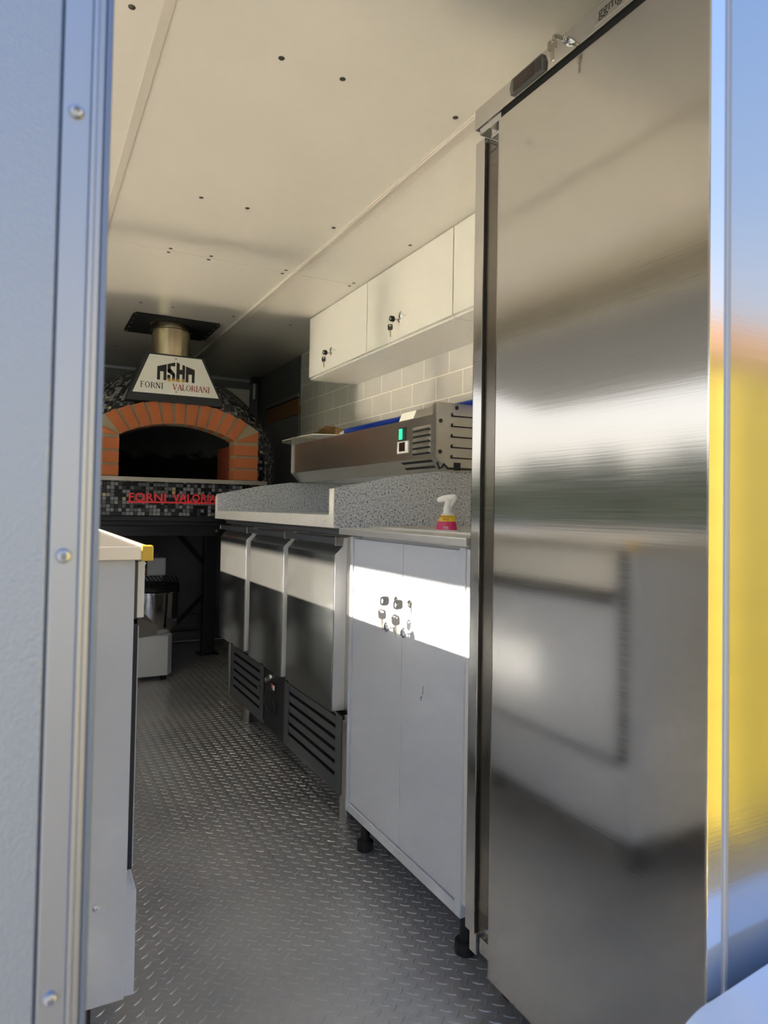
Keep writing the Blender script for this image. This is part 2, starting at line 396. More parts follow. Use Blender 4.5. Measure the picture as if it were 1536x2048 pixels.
# ------------------------------------------------------------------ setting: floor
ZC, XW, XL, YB, YF = 1.925, 1.5155, -0.5, 4.93, 0.46
fb = MB()
seams = [YF, 0.97, 1.906, 2.874, 3.813, YB]
for a, b in zip(seams[:-1], seams[1:]):
    fb.box(XL, XW, a + 0.0008, b - 0.0008, -0.02, 0.0)
fb.box(XL, XW, YF, YB, -0.05, -0.021)
def bar(bm, x, y, ang, L=0.0125, Wd=0.0030, H=0.0013):
    c, s = math.cos(ang), math.sin(ang)
    def P(u, v, z): return bm.verts.new((x + u * c - v * s, y + u * s + v * c, z))
    prof = [(-1, 0), (-0.55, 0.8), (0, 1), (0.55, 0.8), (1, 0)]
    lo = [P(u * L, w * Wd, 0) for u, w in prof] + [P(u * L, -w * Wd, 0) for u, w in prof[-2:0:-1]]
    hi = [P(u * L * 0.78, w * Wd * 0.45, H) for u, w in prof] + [P(u * L * 0.78, -w * Wd * 0.45, H) for u, w in prof[-2:0:-1]]
    n = len(lo)
    for i in range(n): bm.faces.new((lo[i], lo[(i + 1) % n], hi[(i + 1) % n], hi[i]))
    bm.faces.new(hi)
p_ = 0.0336
ny0, ny1 = int(0.50 / p_), int(4.85 / p_)
for j in range(ny0, ny1):
    for i in range(int(-0.05 / p_), int(1.45 / p_)):
        x, y = i * p_, j * p_
        bar(fb.bm, x, y, -PI / 4 + 0.06)
        bar(fb.bm, x + p_ / 2, y + p_ / 2, PI / 4 - 0.06)
struct(fb, 'floor', M['floor'])

# ceiling: three panels with hairline seams, cover strips and screws
cb = MB()
cs = [YF, 2.634, YB]
for a, b in zip(cs[:-1], cs[1:]): cb.box(XL - 0.06, XW + 0.06, a + 0.001, b - 0.001 + (0.06 if b == YB else 0), ZC, ZC + 0.03)
cb.box(XL - 0.06, XW + 0.06, YF, YB + 0.06, ZC + 0.031, ZC + 0.06)
ceil = struct(cb, 'ceiling', M['white_panel'])
sc0 = None
rows = [(1.377, (0.156, 0.46, 0.604, 0.908, 1.212)), (2.13, (0.156, 0.46, 0.608, 0.912, 1.216)), (2.612, (0.456, 0.608, 0.911, 1.216)),
        (2.655, (0.456, 0.608, 0.911, 1.216)), (3.385, (0.30, 0.46, 0.608, 0.908, 1.212)), (3.98, (0.30, 0.46, 0.60, 0.91)), (4.4, (0.46, 0.608, 0.908, 1.212))]
for y, xs in rows:
    for x in xs:
        if sc0 is None:
            sc0 = MB().lathe(0, 0, [(0.0, -0.0022), (0.003, -0.0022), (0.0066, -0.0012), (0.0072, 0.0)], 12).build('screw', M['screw_dark'], None, True)
            o = sc0
        else:
            o = sc0.copy(); C.objects.link(o)
        o.parent = ceil; o.location = (x, y, ZC)
struct(MB().box(0.940, 0.978, 0.5, YB, ZC - 0.005, ZC, 0.001).box(0.942, 0.952, 0.5, YB, ZC - 0.011, ZC - 0.005, 0.002), 'trim_1', M['cover_strip'])
struct(MB().box(0.207, 0.228, 0.5, 2.63, ZC - 0.005, ZC, 0.001), 'trim_2', M['cover_strip'])

# right wall: tiled part, then the dark part round the oven with a shuttered window
struct(MB().box(XW, XW + 0.04, YF + 0.04, 4.008, 0, ZC), 'wall_right', M['tiles'])
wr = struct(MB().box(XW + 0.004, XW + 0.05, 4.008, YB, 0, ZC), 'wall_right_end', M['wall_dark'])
w1 = MB().box(XW - 0.010, XW + 0.004, 4.03, 4.68, 1.553, 1.652, 0.003).build('window_1', M['wood_dark']); w1['kind'] = 'structure'
MB().box(XW - 0.006, XW + 0.004, 4.03, 4.68, 0.95, 1.550, 0.002).build('shutter', M['wall_grey'], w1)
MB().box(XW - 0.016, XW + 0.004, 4.03, 4.70, 1.66, 1.685, 0.002).build('window_rail', M['wall_grey'], w1)
struct(MB().box(XW - 0.006, XW, 4.000, 4.016, 1.60, ZC, 0.002), 'trim_3', M['alu'])
# back wall
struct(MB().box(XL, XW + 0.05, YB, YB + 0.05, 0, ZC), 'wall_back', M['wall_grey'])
struct(MB().box(XL, 1.47, YB - 0.02, YB, 1.885, 1.905, 0.003), 'trim_4', M['alu'])
struct(MB().box(1.245, 1.452, YB - 0.012, YB, 1.30, 1.83, 0.002), 'trim_5', M['sign_white'])
# left wall with the serving hatch
HY0, HY1, HZ0, HZ1 = 0.95, 3.50, 0.90, 1.80
struct(MB().box(XL - 0.05, XL, YF, HY0, 0, ZC).box(XL - 0.05, XL, HY1, YB, 0, ZC).box(XL - 0.05, XL, HY0, HY1, 0, HZ0).box(XL - 0.05, XL, HY0, HY1, HZ1, ZC), 'wall_left', M['wall_white'])
struct(MB().box(XL - 0.08, XL + 0.01, HY0, HY1, HZ0 - 0.02, HZ0 + 0.004, 0.003), 'trim_6', M['alu'])
# raised flap of the hatch
fl = thing('hatch_flap', 'raised dark grey flap of the serving hatch on the left wall', 'flap', (XL - 0.06, 2.2, HZ1))
MB().prism([(XL - 0.06, HZ1), (XL - 0.06, HZ1 + 0.03), (-1.52, 1.69), (-1.52, 1.655)], HY0 - 0.1, HY1 + 0.1, 'y').build('flap_panel', M['darkpanel'], fl)

# end wall round the doorway we look through
lw = MB().box(-0.9, 0.0118, 0.4625, 0.50, -0.3, 2.0, 0.0008).box(0.0118, 0.0140, 0.474, 0.50, -0.3, 2.0)
struct(lw, 'wall_front_left', M['emboss'])
tl = MB()
tl.box(0.0138, 0.0297, 0.4595, 0.499, -0.3, 2.0, 0.0008)
struct(tl, 'trim_8', M['alu'])
t2 = MB()
t2.box(0.0300, 0.0325, 0.4570, 0.4700, -0.3, 2.0, 0.0008).box(0.0335, 0.0355, 0.4585, 0.4700, -0.3, 2.0, 0.0006).box(0.0300, 0.0370, 0.4600, 0.4990, -0.3, 2.0)
struct(t2, 'trim_9', M['alu'])
struct(MB().box(0.0378, 0.0410, 0.4600, 0.4990, -0.3, 2.0, 0.0006).box(0.0414, 0.0421, 0.4660, 0.4990, -0.3, 2.0), 'trim_10', M['alu_dark'])
for z in (1.204, 0.928, 0.662):
    o = MB().lathe(0.0215, z - 0.0, [(0.0, 0.4575), (0.0012, 0.4580), (0.0018, 0.4560), (0.0036, 0.4565), (0.0046, 0.4585), (0.0046, 0.4597)], 20, 'y').build('screw', M['alu'], None, True)
    o.parent = bpy.data.objects['trim_8']
struct(MB().box(0.620, 0.6445, 0.4590, 0.4615, -0.3, 2.0, 0.0006), 'trim_11', M['jamb_strip'])
struct(MB().tube([(0.6475, 0.4585, -0.3), (0.6475, 0.4585, 2.0)], 0.0030, 12), 'trim_12', M['ridge'], True)
struct(MB().box(0.6505, 1.56, 0.4590, 0.4615, -0.3, 2.0, 0.0006).box(0.70, 1.56, 0.4616, 0.50, -0.3, 2.0), 'wall_front_right', M['steel_jamb'])
struct(MB().box(-0.9, 1.56, 0.462, 0.50, 2.0, 2.1), 'wall_front_top', M['emboss'])

# ------------------------------------------------------------------ outdoors
struct(MB().box(-7.0, -0.6, -14, 14, -0.66, -0.60), 'ground_paving', M['paving'])
struct(MB().box(-0.6, 9, -14, 14, -0.66, -0.602), 'ground_asphalt', M['asphalt'])
tag(MB().box(-300, -7.0, -200, 300, -0.68, -0.61).build('lawn', M['grass']), 'green lawn outside the serving hatch', 'lawn', kind='structure')
hd = MB()
for k in range(70):
    y = 10 + k * 1.9
    bmesh.ops.create_icosphere(hd.bm, subdivisions=2, radius=1.0, matrix=Matrix.Translation((-70 + random.uniform(-2, 2), y, random.uniform(2.0, 3.0))) @ Matrix.Diagonal((3.0, 2.6, random.uniform(5.0, 7.5), 1)))
tag(hd.build('hedge', M['hedge'], None, True), 'olive tree belt far beyond the lawn outside the hatch', 'trees', kind='stuff')
sk = thing('yellow_stand_in', 'unseen yellow container added for its reflection in the steel jamb at the right edge', 'container', (3.2, -1.6, -0.6))  # stand-in outside the view, placed and sized for the yellow reflection
MB().box(1.5, 5.2, -2.4, -1.10, -0.52, 1.68, 0.03).build('container_body', M['skip'], sk)
MB().prism([(-2.42, 1.68), (-1.08, 1.68), (-1.12, 1.86), (-1.75, 1.98), (-2.38, 1.86)], 1.48, 5.22, 'x').build('orange_stand_in', M['orange'], sk)  # top added only to give the jamb reflection its orange zone
for k in range(6): MB().box(1.6 + k * 0.62, 1.66 + k * 0.62, -1.10, -1.07, -0.45, 1.62, 0.01).build('rib', M['skip'], sk)
MB().box(1.6, 5.1, -2.35, -1.15, -0.6, -0.52).build('container_base', M['dark'], sk)

# ------------------------------------------------------------------ tall refrigerator
fx = 0.80
fr = thing('upright_refrigerator', 'tall stainless upright refrigerator with one door at the right of the aisle', 'refrigerator', (1.13, 0.83, 0))
body = MB().box(0.842, 1.44, 0.52, 1.138, 0.11, 1.74).box(0.802, 0.842, 1.107, 1.138, 0.127, 1.716, 0.002).box(0.815, 0.842, 0.52, 1.107, 0.09, 0.12, 0.002).build('body', M['steel'], fr)
hdr = MB().box(fx, 0.90, 0.52, 1.139, 1.7445, 1.786, 0.001).box(0.812, 1.44, 1.061, 1.138, 1.738, 1.7445).box(0.85, 1.44, 0.52, 1.061, 1.735, 1.7445).build('header_panel', M['steel'], fr)
dr = MB().box(fx, 0.838, 0.545, 1.060, 0.072, 1.729, 0.003).build('door', M['steel'], fr)
MB().box(0.838, 0.844, 0.56, 1.058, 0.12, 1.722).build('gasket', M['rubber'], dr)
MB().box(0.806, 0.85, 0.525, 1.060, 1.7292, 1.7443).build('door_gap', M['void'], fr)  # black filler stands in for the shade between header and door
MB().lathe(1.083, 1.7345, [(0.0, 0.0), (0.001, 0.0)], 8).bm.free()
MB().tube([(0.822, 1.085, 1.722), (0.822, 1.085, 1.7445)], 0.006, 14).build('hinge_pin', M['dark'], fr, True)
MB().box(0.812, 0.842, 1.058, 1.100, 1.712, 1.720, 0.002).build('hinge_plate', M['steel'], fr)
th = MB().prism([(0.926, 1.750), (1.016, 1.7505), (1.020, 1.766), (1.014, 1.7805), (0.930, 1.781), (0.924, 1.766)], 0.7945, fx, 'x').build('thermostat', M['display_grey'], fr)
MB().box(0.7935, 0.7946, 0.948, 1.008, 1.7535, 1.7775).build('screen', M['display'], th)
MB().box(0.7937, 0.7946, 0.930, 0.945, 1.7535, 1.7775).build('buttons', M['oven_grey'], th)
lk = MB().lathe(0.866, 1.766, [(0.0, 0.789), (0.005, 0.789), (0.0062, 0.791), (0.0066, 0.7965), (0.0078, 0.7975), (0.0078, 0.80)], 20, 'x').build('lock', M['chrome'], fr, True)
pl = MB().box(0.7985, fx, 0.660, 0.805, 1.7515, 1.7805, 0.0006).build('name_plate', M['steel_dull'], fr)
text('lettering', 'ggmgastro', 0.024, (0.7983, 0.797, 1.7605), SIDE, M['oven_grey'], pl, 0.0003, 'LEFT')
for y in (0.58, 1.085):
    for x in (0.885, 1.38):
        f = MB().lathe(x, y, [(0.017, 0.02), (0.017, 0.11)], 20).lathe(x, y, [(0.024, 0.0), (0.026, 0.004), (0.026, 0.02), (0.019, 0.028)], 20).build('foot', M['rubber'], fr, True)

# single metal key in the refrigerator lock
def flat_key(mb_head, mb_blade, o, du, dv, n, hs=0.011, bl=0.028, th=0.0011):
    """key plate: o centre of the bow, du along the blade, dv across, n normal"""
    o, du, dv, n = Vector(o), Vector(du), Vector(dv), Vector(n)
    def plate(mb, pts, t):
        bm = mb.bm
        a = [bm.verts.new(o + du * u + dv * v + n * t) for u, v in pts]; b = [bm.verts.new(o + du * u + dv * v - n * t) for u, v in pts]
        k = len(pts); bm.faces.new(a); bm.faces.new(b[::-1])
        for i in range(k): bm.faces.new((a[i], b[i], b[(i + 1) % k], a[(i + 1) % k]))
    def ring(mb, outer, inner, t):
        bm = mb.bm; k = len(outer)
        A = [[bm.verts.new(o + du * u + dv * v + n * (t * s)) for u, v in P] for P in (outer, inner) for s in (1, -1)]
        for i in range(k):
            j = (i + 1) % k
            bm.faces.new((A[0][i], A[0][j], A[2][j], A[2][i])); bm.faces.new((A[1][j], A[1][i], A[3][i], A[3][j]))
            bm.faces.new((A[0][j], A[0][i], A[1][i], A[1][j])); bm.faces.new((A[2][i], A[2][j], A[3][j], A[3][i]))
    N = 24; outer = []; inner = []
    for k in range(N):
        a = 2 * PI * k / N; c, s_ = math.cos(a), math.sin(a); q = (abs(c) ** 4 + abs(s_) ** 4) ** -0.25
        outer.append((c * q * hs, s_ * q * hs * 0.95)); inner.append((-hs * 0.55 + c * hs * 0.26, s_ * hs * 0.55))
    ring(mb_head, outer, inner, th * (1.5))
    b0 = hs * 0.9
    plate(mb_blade, [(b0, -0.0038), (b0 + 0.004, -0.0038), (b0 + 0.006, -0.003), (b0 + bl * 0.5, -0.003), (b0 + bl * 0.55, -0.0016), (b0 + bl * 0.65, -0.003), (b0 + bl * 0.8, -0.0012), (b0 + bl * 0.92, -0.0026), (b0 + bl, 0.0), (b0 + bl * 0.92, 0.003), (b0 + 0.006, 0.003), (b0, 0.0038)], th)
def keyring(name, label, lockpos, spare, headmat, group, grow=1.0):
    """a key stuck in a lock on a face looking to -x, with a spare hanging from it by a wire ring"""
    lp = Vector(lockpos); t = thing(name, label, 'keys', lp, group)
    o = lp + Vector((-0.026 * grow, 0, 0))
    h, b = MB(), MB(); flat_key(h, b, o, (1, 0, 0), (0, 0, 1), (0, 1, 0), 0.0105 * grow, 0.016 * grow)
    k1 = h.build('key', headmat, t); b.build('blade', M['key_metal'], k1)
    sp = Vector(spare)
    h, b = MB(), MB(); flat_key(h, b, sp, (0.06, 0.02, -1), (0.45, -0.89, 0), (0.89, 0.45, 0), 0.0105 * grow, 0.026 * grow)
    k2 = h.build('key', headmat, t); b.build('blade', M['key_metal'], k2)
    a = o + Vector((-0.006 * grow, 0, 0)); c = sp + Vector((0, 0, 0.0075 * grow)); mid = (a + c) / 2; rr = (a - c).length / 2 + 0.001
    d = (a - c).normalized(); w = Vector((0.2, 0.95, 0.1)); w = (w - d * w.dot(d)).normalized(); e2 = d
    pts = [mid + e2 * (rr * math.cos(x)) + d.cross(w) * (rr * 0.75 * math.sin(x)) for x in [2 * PI * k / 20 for k in range(21)]]
    MB().tube(pts, 0.0007 * grow, 6, False).build('ring', M['key_metal'], t, True)
    return t
fk = thing('key', 'bare metal key hanging from the lock of the tall refrigerator', 'key', (0.78, 0.868, 1.766))
MB().tube([(0.786, 0.866, 1.766), (0.770, 0.868, 1.767)], 0.0035, 10).build('inserted_key', M['key_metal'], fk, True)
h, b = MB(), MB(); flat_key(h, b, (0.7685, 0.872, 1.752), (0.03, 0.02, -1), (0.45, -0.89, 0), (0.89, 0.45, 0), 0.0085, 0.020)
k2 = h.build('spare_key', M['key_metal'], fk); b.build('blade', M['key_metal'], k2)
MB().tube([(0.7705 + 0.004 * math.cos(a), 0.869, 1.7615 + 0.007 * math.sin(a)) for a in [2 * PI * k / 16 for k in range(17)]], 0.0007, 6, False).build('ring', M['key_metal'], fk, True)

# ------------------------------------------------------------------ sink cabinet and steel worktop
cx = 0.83
sk_ = thing('sink_cabinet', 'pale grey two-door base cabinet on black feet beside the tall refrigerator', 'cabinet', (1.15, 1.48, 0))
cb_ = MB()
Y0, Y1, Z0, Z1 = 1.196, 1.772, 0.103, 0.880
cb_.box(cx, 1.48, Y0, Y0 + 0.022, Z0, Z1, 0.0015).box(cx, 1.48, Y1 - 0.016, Y1, Z0, Z1, 0.0015).box(cx, 1.48, Y0 + 0.022, Y1 - 0.016, Z0, Z0 + 0.024, 0.0015)
cb_.box(cx + 0.03, 1.48, Y0 + 0.022, Y1 - 0.016, Z1 - 0.02, Z1).box(1.46, 1.48, Y0 + 0.022, Y1 - 0.016, Z0 + 0.024, Z1 - 0.02)
cb_.build('carcass', M['grey_cab'], sk_)
ym = 1.470
d1 = MB().box(cx + 0.004, cx + 0.022, ym + 0.0015, Y1 - 0.0190, Z0 + 0.0275, Z1 - 0.006, 0.0012).build('door', M['grey_cab'], sk_)
d2 = MB().box(cx + 0.004, cx + 0.022, Y0 + 0.0250, ym - 0.0015, Z0 + 0.0275, Z1 - 0.006, 0.0012).build('door', M['grey_cab'], sk_)
def knob(par, y, z, x):
    return MB().lathe(y, z, [(0.0045, x), (0.0045, x - 0.016), (0.0075, x - 0.018), (0.0125, x - 0.021), (0.0125, x - 0.024), (0.009, x - 0.0265), (0.0, x - 0.027)], 24, 'x').build('knob', M['chrome'], par, True)
def lock(par, y, z, x):
    return MB().lathe(y, z, [(0.0105, x), (0.0105, x - 0.002), (0.0085, x - 0.004), (0.0, x - 0.0045)], 20, 'x').build('lock', M['chrome'], par, True)
knob(d1, 1.508, 0.664, cx + 0.004); knob(d2, 1.423, 0.664, cx + 0.004)
lock(d1, 1.500, 0.731, cx + 0.004); lock(d2, 1.431, 0.731, cx + 0.004)
text('scribble', 'r', 0.022, (cx + 0.0037, 1.372, 0.512), SIDE, M['mark'], d2, 0.0002)
MB().tube([(cx + 0.0038, 1.366, 0.548), (cx + 0.0038, 1.366, 0.531), (cx + 0.0038, 1.369, 0.527)], 0.0006, 5).build('pen_stroke', M['mark'], d2)
MB().box(cx + 0.004, cx + 0.012, 1.145, Y0 - 0.0005, Z0 + 0.030, Z1 - 0.002, 0.002).build('filler_strip', M['white'], sk_)
MB().box(cx + 0.006, cx + 0.010, 1.147, 1.170, 0.055, Z0 + 0.030, 0.001).build('filler_foot', M['satin'], sk_)
for y in (1.235, 1.727):
    for x in (0.872, 1.42):
        MB().lathe(x, y, [(0.013, 0.025), (0.013, 0.105)], 18).lathe(x, y, [(0.020, 0.0), (0.023, 0.003), (0.023, 0.026), (0.014, 0.031)], 24).build('foot', M['rubber'], sk_, True)
keyring('key_ring', 'keys on a wire ring in the left door of the grey sink cabinet', (cx - 0.0005, 1.500, 0.731), (cx - 0.030, 1.513, 0.696), M['black'], 'cabinet keys', 1.15)
keyring('key_ring', 'keys on a wire ring in the right door of the grey sink cabinet', (cx - 0.0005, 1.431, 0.731), (cx - 0.030, 1.442, 0.692), M['black'], 'cabinet keys', 1.15)

wt = thing('steel_worktop', 'stainless worktop with inset sink rim on the grey two-door cabinet', 'worktop', (1.15, 1.5, 0.884))
MB().box(0.815, 1.49, 1.172, 1.822, 0.884, 0.903, 0.003).build('top', M['satin'], wt)
sb = MB()
for x0, x1, y0, y1 in ((0.905, 0.925, 1.19, 1.80), (1.40, 1.42, 1.19, 1.80), (0.925, 1.40, 1.78, 1.80), (0.925, 1.40, 1.19, 1.21)):
    sb.box(x0, x1, y0, y1, 0.903, 0.909, 0.002)
sb.build('sink_rim', M['satin'], wt)

# spray bottle
sb_ = thing('spray_bottle', 'white trigger spray bottle with yellow and magenta label on the steel worktop', 'bottle', (0.985, 1.485, 0.909))
def oval(mb, prof, cx, cy, seg=28, tilt=0.0):
    rings = []
    for a, b, z, dx, dy in prof:
        ring = []
        for k in range(seg):
            t = 2 * PI * k / seg; u, v = a * math.cos(t), b * math.sin(t)
            # wide axis lies across the view
            X = cx + dx + u * (-0.45) + v * 0.89; Y = cy + dy + u * 0.89 + v * 0.45
            ring.append(mb.bm.verts.new((X, Y, z)))
        rings.append(ring)
    for i in range(len(rings) - 1):
        for k in range(seg): mb.bm.faces.new((rings[i][k], rings[i][(k + 1) % seg], rings[i + 1][(k + 1) % seg], rings[i + 1][k]))
    mb.bm.faces.new(rings[0][::-1]); mb.bm.faces.new(rings[-1]); return mb
bx, by, bz = 0.975, 1.493, 0.903
q = lambda w, d, z, s=0.0: (w, d, bz + z, -0.45 * s, 0.89 * s)
oval(MB(), [q(.0300, .017, 0.0), q(.0315, .018, .003), q(.0315, .018, .006)], bx, by).build('bottle_base', M['white'], sb_, 50)
oval(MB(), [q(.0315, .0180, .006, 0), q(.0290, .0178, .016, -.001), q(.0255, .0172, .028, -.002)], bx, by).build('magenta_label', M['pink'], sb_, 50)
oval(MB(), [q(.0255, .0172, .028, -.002), q(.0225, .0160, .038, -.003), q(.0195, .0150, .044, -.004)], bx, by).build('yellow_label', M['yellow'], sb_, 50)
oval(MB(), [q(.0195, .0150, .044, -.004), q(.0170, .0130, .048, -.004), q(.0135, .0115, .050, -.004)], bx, by).build('shoulder', M['white'], sb_, 50)
def sp(s, z, d=0.0): return Vector((bx - 0.45 * s + 0.89 * d, by + 0.89 * s + 0.45 * d, bz + z))
hm = MB().tube([sp(-.004, .049), sp(-.004, .066)], [.0125, .0115], 18).tube([sp(-.004, .064), sp(-.006, .074), sp(-.008, .084)], [.0110, .0105, .0115], 18)
hm.tube([sp(.0255, .080), sp(.0235, .083), sp(.012, .087), sp(-.006, .089), sp(-.024, .091), sp(-.030, .091)], [.004, .0065, .0085, .0095, .0080, .004], 16)
hm.tube([sp(-.012, .067), sp(-.020, .078), sp(-.028, .089)], [.0045, .0050, .0045], 12)
hm.build('spray_head', M['white'], sb_, 60)
nrm = math.atan2(-0.89, 0.45)  # face of the label turned to the viewer
ROT = (PI / 2, 0, math.radians(-63.2 + 0))
ft = Vector((-0.89, -0.45, 0))
def lab(nm, body, size, s, z, mt, d):
    p = sp(s, z) + ft * d
    return text(nm, body, size, p, (PI / 2 - 0.08, 0, math.radians(-63.2)), mt, sb_, 0.0002)
lab('label_text', 'VORRATS-', 0.0085, -.009, .0375, M['sign_red'], .0178)
lab('label_text', 'PACK', 0.0075, -.009, .0310, M['sign_red'], .0183)
lab('label_text', '-75%', 0.0100, -.008, .0085, M['white'], .0190)
MB().prism([(0, 0), (0.018, 0), (0.018, 0.0012), (0, 0.0012)], 0, 0.0002, 'z').bm.free()

# ------------------------------------------------------------------ refrigerated counter (three doors)
rc = thing('refrigerated_counter', 'low refrigerated counter with three steel doors under the granite top', 'refrigerated counter', (1.15, 2.53, 0))
MB().box(0.872, 1.49, 1.83, 3.20, 0.125, 0.90, 0.002).build('body', M['steel_dull'], rc)
DY = [(1.887, 2.294), (2.346, 2.748), (2.819, 3.230)]
prof = [(cx, 0.347), (cx + 0.045, 0.347), (cx + 0.045, 0.872), (cx + 0.030, 0.872), (cx + 0.026, 0.842), (cx, 0.818)]
for y0, y1 in DY:
    pb = MB().prism([(x, z) for x, z in prof], y0, y1, 'y')
    bmesh.ops.bevel(pb.bm, geom=[e_ for e_ in pb.bm.edges if abs(e_.verts[0].co.y - e_.verts[1].co.y) < 1e-6 and min(e_.verts[0].co.x, e_.verts[1].co.x) < cx + 0.02], offset=0.003, segments=3, profile=0.5, affect='EDGES', clamp_overlap=True)
    d = pb.build('door', M['steel_door'], rc, 32)
    MB().prism([(x, z) for x, z in [(cx + 0.0035, 0.349), (cx + 0.0435, 0.349), (cx + 0.0435, 0.870), (cx + 0.032, 0.870), (cx + 0.0285, 0.843), (cx + 0.0035, 0.8195)]], y0 - 0.0012, y0, 'y').build('lit_door_side', M['edge_lit'], d)  # thin plate added to carry the painted brightness of the door side
    hb = MB().box(cx + 0.004, cx + 0.024, y0 + 0.012, y1 + 0.035, 0.851, 0.870, 0.002).build('handle', M['darkpanel'], d)
    MB().box(cx + 0.004, cx + 0.03, y0, y0 + 0.012, 0.846, 0.873, 0.002).build('end_clip', M['steel_dull'], d)
MB().box(cx + 0.02, cx + 0.06, 1.85, 3.22, 0.879, 0.898, 0.002).build('front_rail', M['darkpanel'], rc)
MB().box(cx + 0.012, cx + 0.022, 1.85, 3.22, 0.893, 0.900, 0.001).build('top_trim', M['steel_dull'], rc)
def louvre(y0, y1):
    o = MB()
    zs = [0.170 + k * 0.0350 for k in range(6)]
    o.box(cx, cx + 0.004, y0, y1, 0.127, zs[0] - 0.002)
    o.box(cx, cx + 0.004, y0, y0 + 0.042, zs[0] - 0.002, 0.352).box(cx, cx + 0.004, y1 - 0.042, y1, zs[0] - 0.002, 0.352)
    for k, z in enumerate(zs):
        top = zs[k + 1] - 0.002 if k < 5 else 0.352
        o.prism([(cx, top), (cx + 0.003, top), (cx + 0.010, z + 0.006), (cx + 0.006, z + 0.006)], y0 + 0.042, y1 - 0.042, 'y')
    p = o.build('louvre_panel', M['darkpanel'], rc)
    MB().box(cx + 0.014, cx + 0.016, y0 + 0.01, y1 - 0.01, 0.13, 0.35).build('backing', M['void'], p)  # dark sheet stands in for the shade behind the louvres
    return p
louvre(1.811, 2.300); louvre(2.543, 3.015)
MB().box(cx - 0.001, cx + 0.03, 3.018, 3.034, 0.125, 0.345, 0.002).build('corner_strip', M['steel_dull'], rc)
MB().box(cx + 0.002, cx + 0.04, 1.776, 1.808, 0.125, 0.345, 0.002).build('corner_strip', M['steel_dull'], rc)
MB().box(cx + 0.004, cx + 0.03, 1.772, 1.80, 0.345, 0.362, 0.003).build('hinge', M['chrome'], rc)
cp = MB().box(cx + 0.006, cx + 0.012, 2.302, 2.541, 0.127, 0.347).build('control_panel', M['black'], rc)
ds = MB().box(cx + 0.001, cx + 0.007, 2.405, 2.470, 0.272, 0.306, 0.002).build('thermostat', M['display'], cp)
MB().box(cx, cx + 0.0015, 2.408, 2.430, 0.283, 0.300).build('white_buttons', M['white'], ds)
MB().box(cx, cx + 0.0015, 2.434, 2.446, 0.287, 0.303).build('red_indicator', M['red'], ds)
MB().lathe(2.450, 0.326, [(0.009, cx + 0.006), (0.009, cx - 0.004), (0.006, cx - 0.008), (0.0, cx - 0.008)], 16, 'x').build('lock', M['chrome'], cp, True)
MB().lathe(2.510, 0.300, [(0.010, cx + 0.006), (0.010, cx - 0.001), (0.006, cx - 0.001), (0.006, cx + 0.003), (0.0, cx + 0.003)], 16, 'x').build('socket_ring', M['chrome'], cp, True)
MB().tube([(cx - 0.004, 2.492, 0.262), (cx - 0.010, 2.492, 0.225), (cx - 0.008, 2.47, 0.205), (cx - 0.004, 2.435, 0.195), (cx + 0.005, 2.425, 0.235)], 0.0035, 8).build('cable', M['oven_grey'], cp, True)
MB().box(cx + 0.001, cx + 0.007, 2.405, 2.432, 0.195, 0.245, 0.002).build('switch', M['oven_grey'], cp)
kk = thing('key', 'small metal key dangling at the control recess of the low refrigerated counter', 'key', (0.815, 2.537, 0.27))
h, b = MB(), MB(); flat_key(h, b, (0.812, 2.535, 0.268), (0, 0.3, -0.95), (0.3, -0.9, -0.28), (0.95, 0.3, 0.1), 0.009, 0.020)
k2 = h.build('bow', M['key_metal'], kk); b.build('blade', M['key_metal'], kk)
for y in (1.93, 2.975):
    for x in (0.905, 1.43):
        MB().lathe(x, y, [(0.021, 0.014), (0.022, 0.06), (0.022, 0.13)], 20).lathe(x, y, [(0.021, 0.0), (0.022, 0.014)], 20).build('foot', M['steel_dull'], rc, True)

# granite worktop with end upstands
gw = thing('granite_worktop', 'speckled grey granite worktop with raised sloping ends on the refrigerated counter', 'worktop', (1.15, 2.53, 0.902))
MB().box(0.803, 1.50, 1.829, 3.234, 0.902, 0.940).build('slab', M['granite'], gw)
endp = [(0.803, 0.940), (0.803, 1.018), (1.02, 1.0635), (1.165, 1.0835), (1.50, 1.0835), (1.50, 0.940)]
MB().prism(endp, 1.830, 1.864, 'y').build('upstand', M['granite'], gw)
MB().prism(endp, 3.200, 3.234, 'y').build('upstand', M['granite'], gw)
MB().box(1.44, 1.50, 1.864, 3.200, 0.940, 1.0835).build('back_upstand', M['granite'], gw)
ed = MB().box(0.8005, 0.803, 1.829, 3.234, 0.9022, 0.9398).box(0.8005, 0.803, 1.830, 1.864, 0.9398, 1.018).box(0.8005, 0.803, 3.200, 3.234, 0.9398, 1.009)
ed.build('lit_front_edge', M['granite_edge'], gw)  # whitish front edge with bounce light put into its colour
MB().prism([(0.835, 0.88), (0.835, 0.88)], 0, 1, 'y').bm.free() if False else None

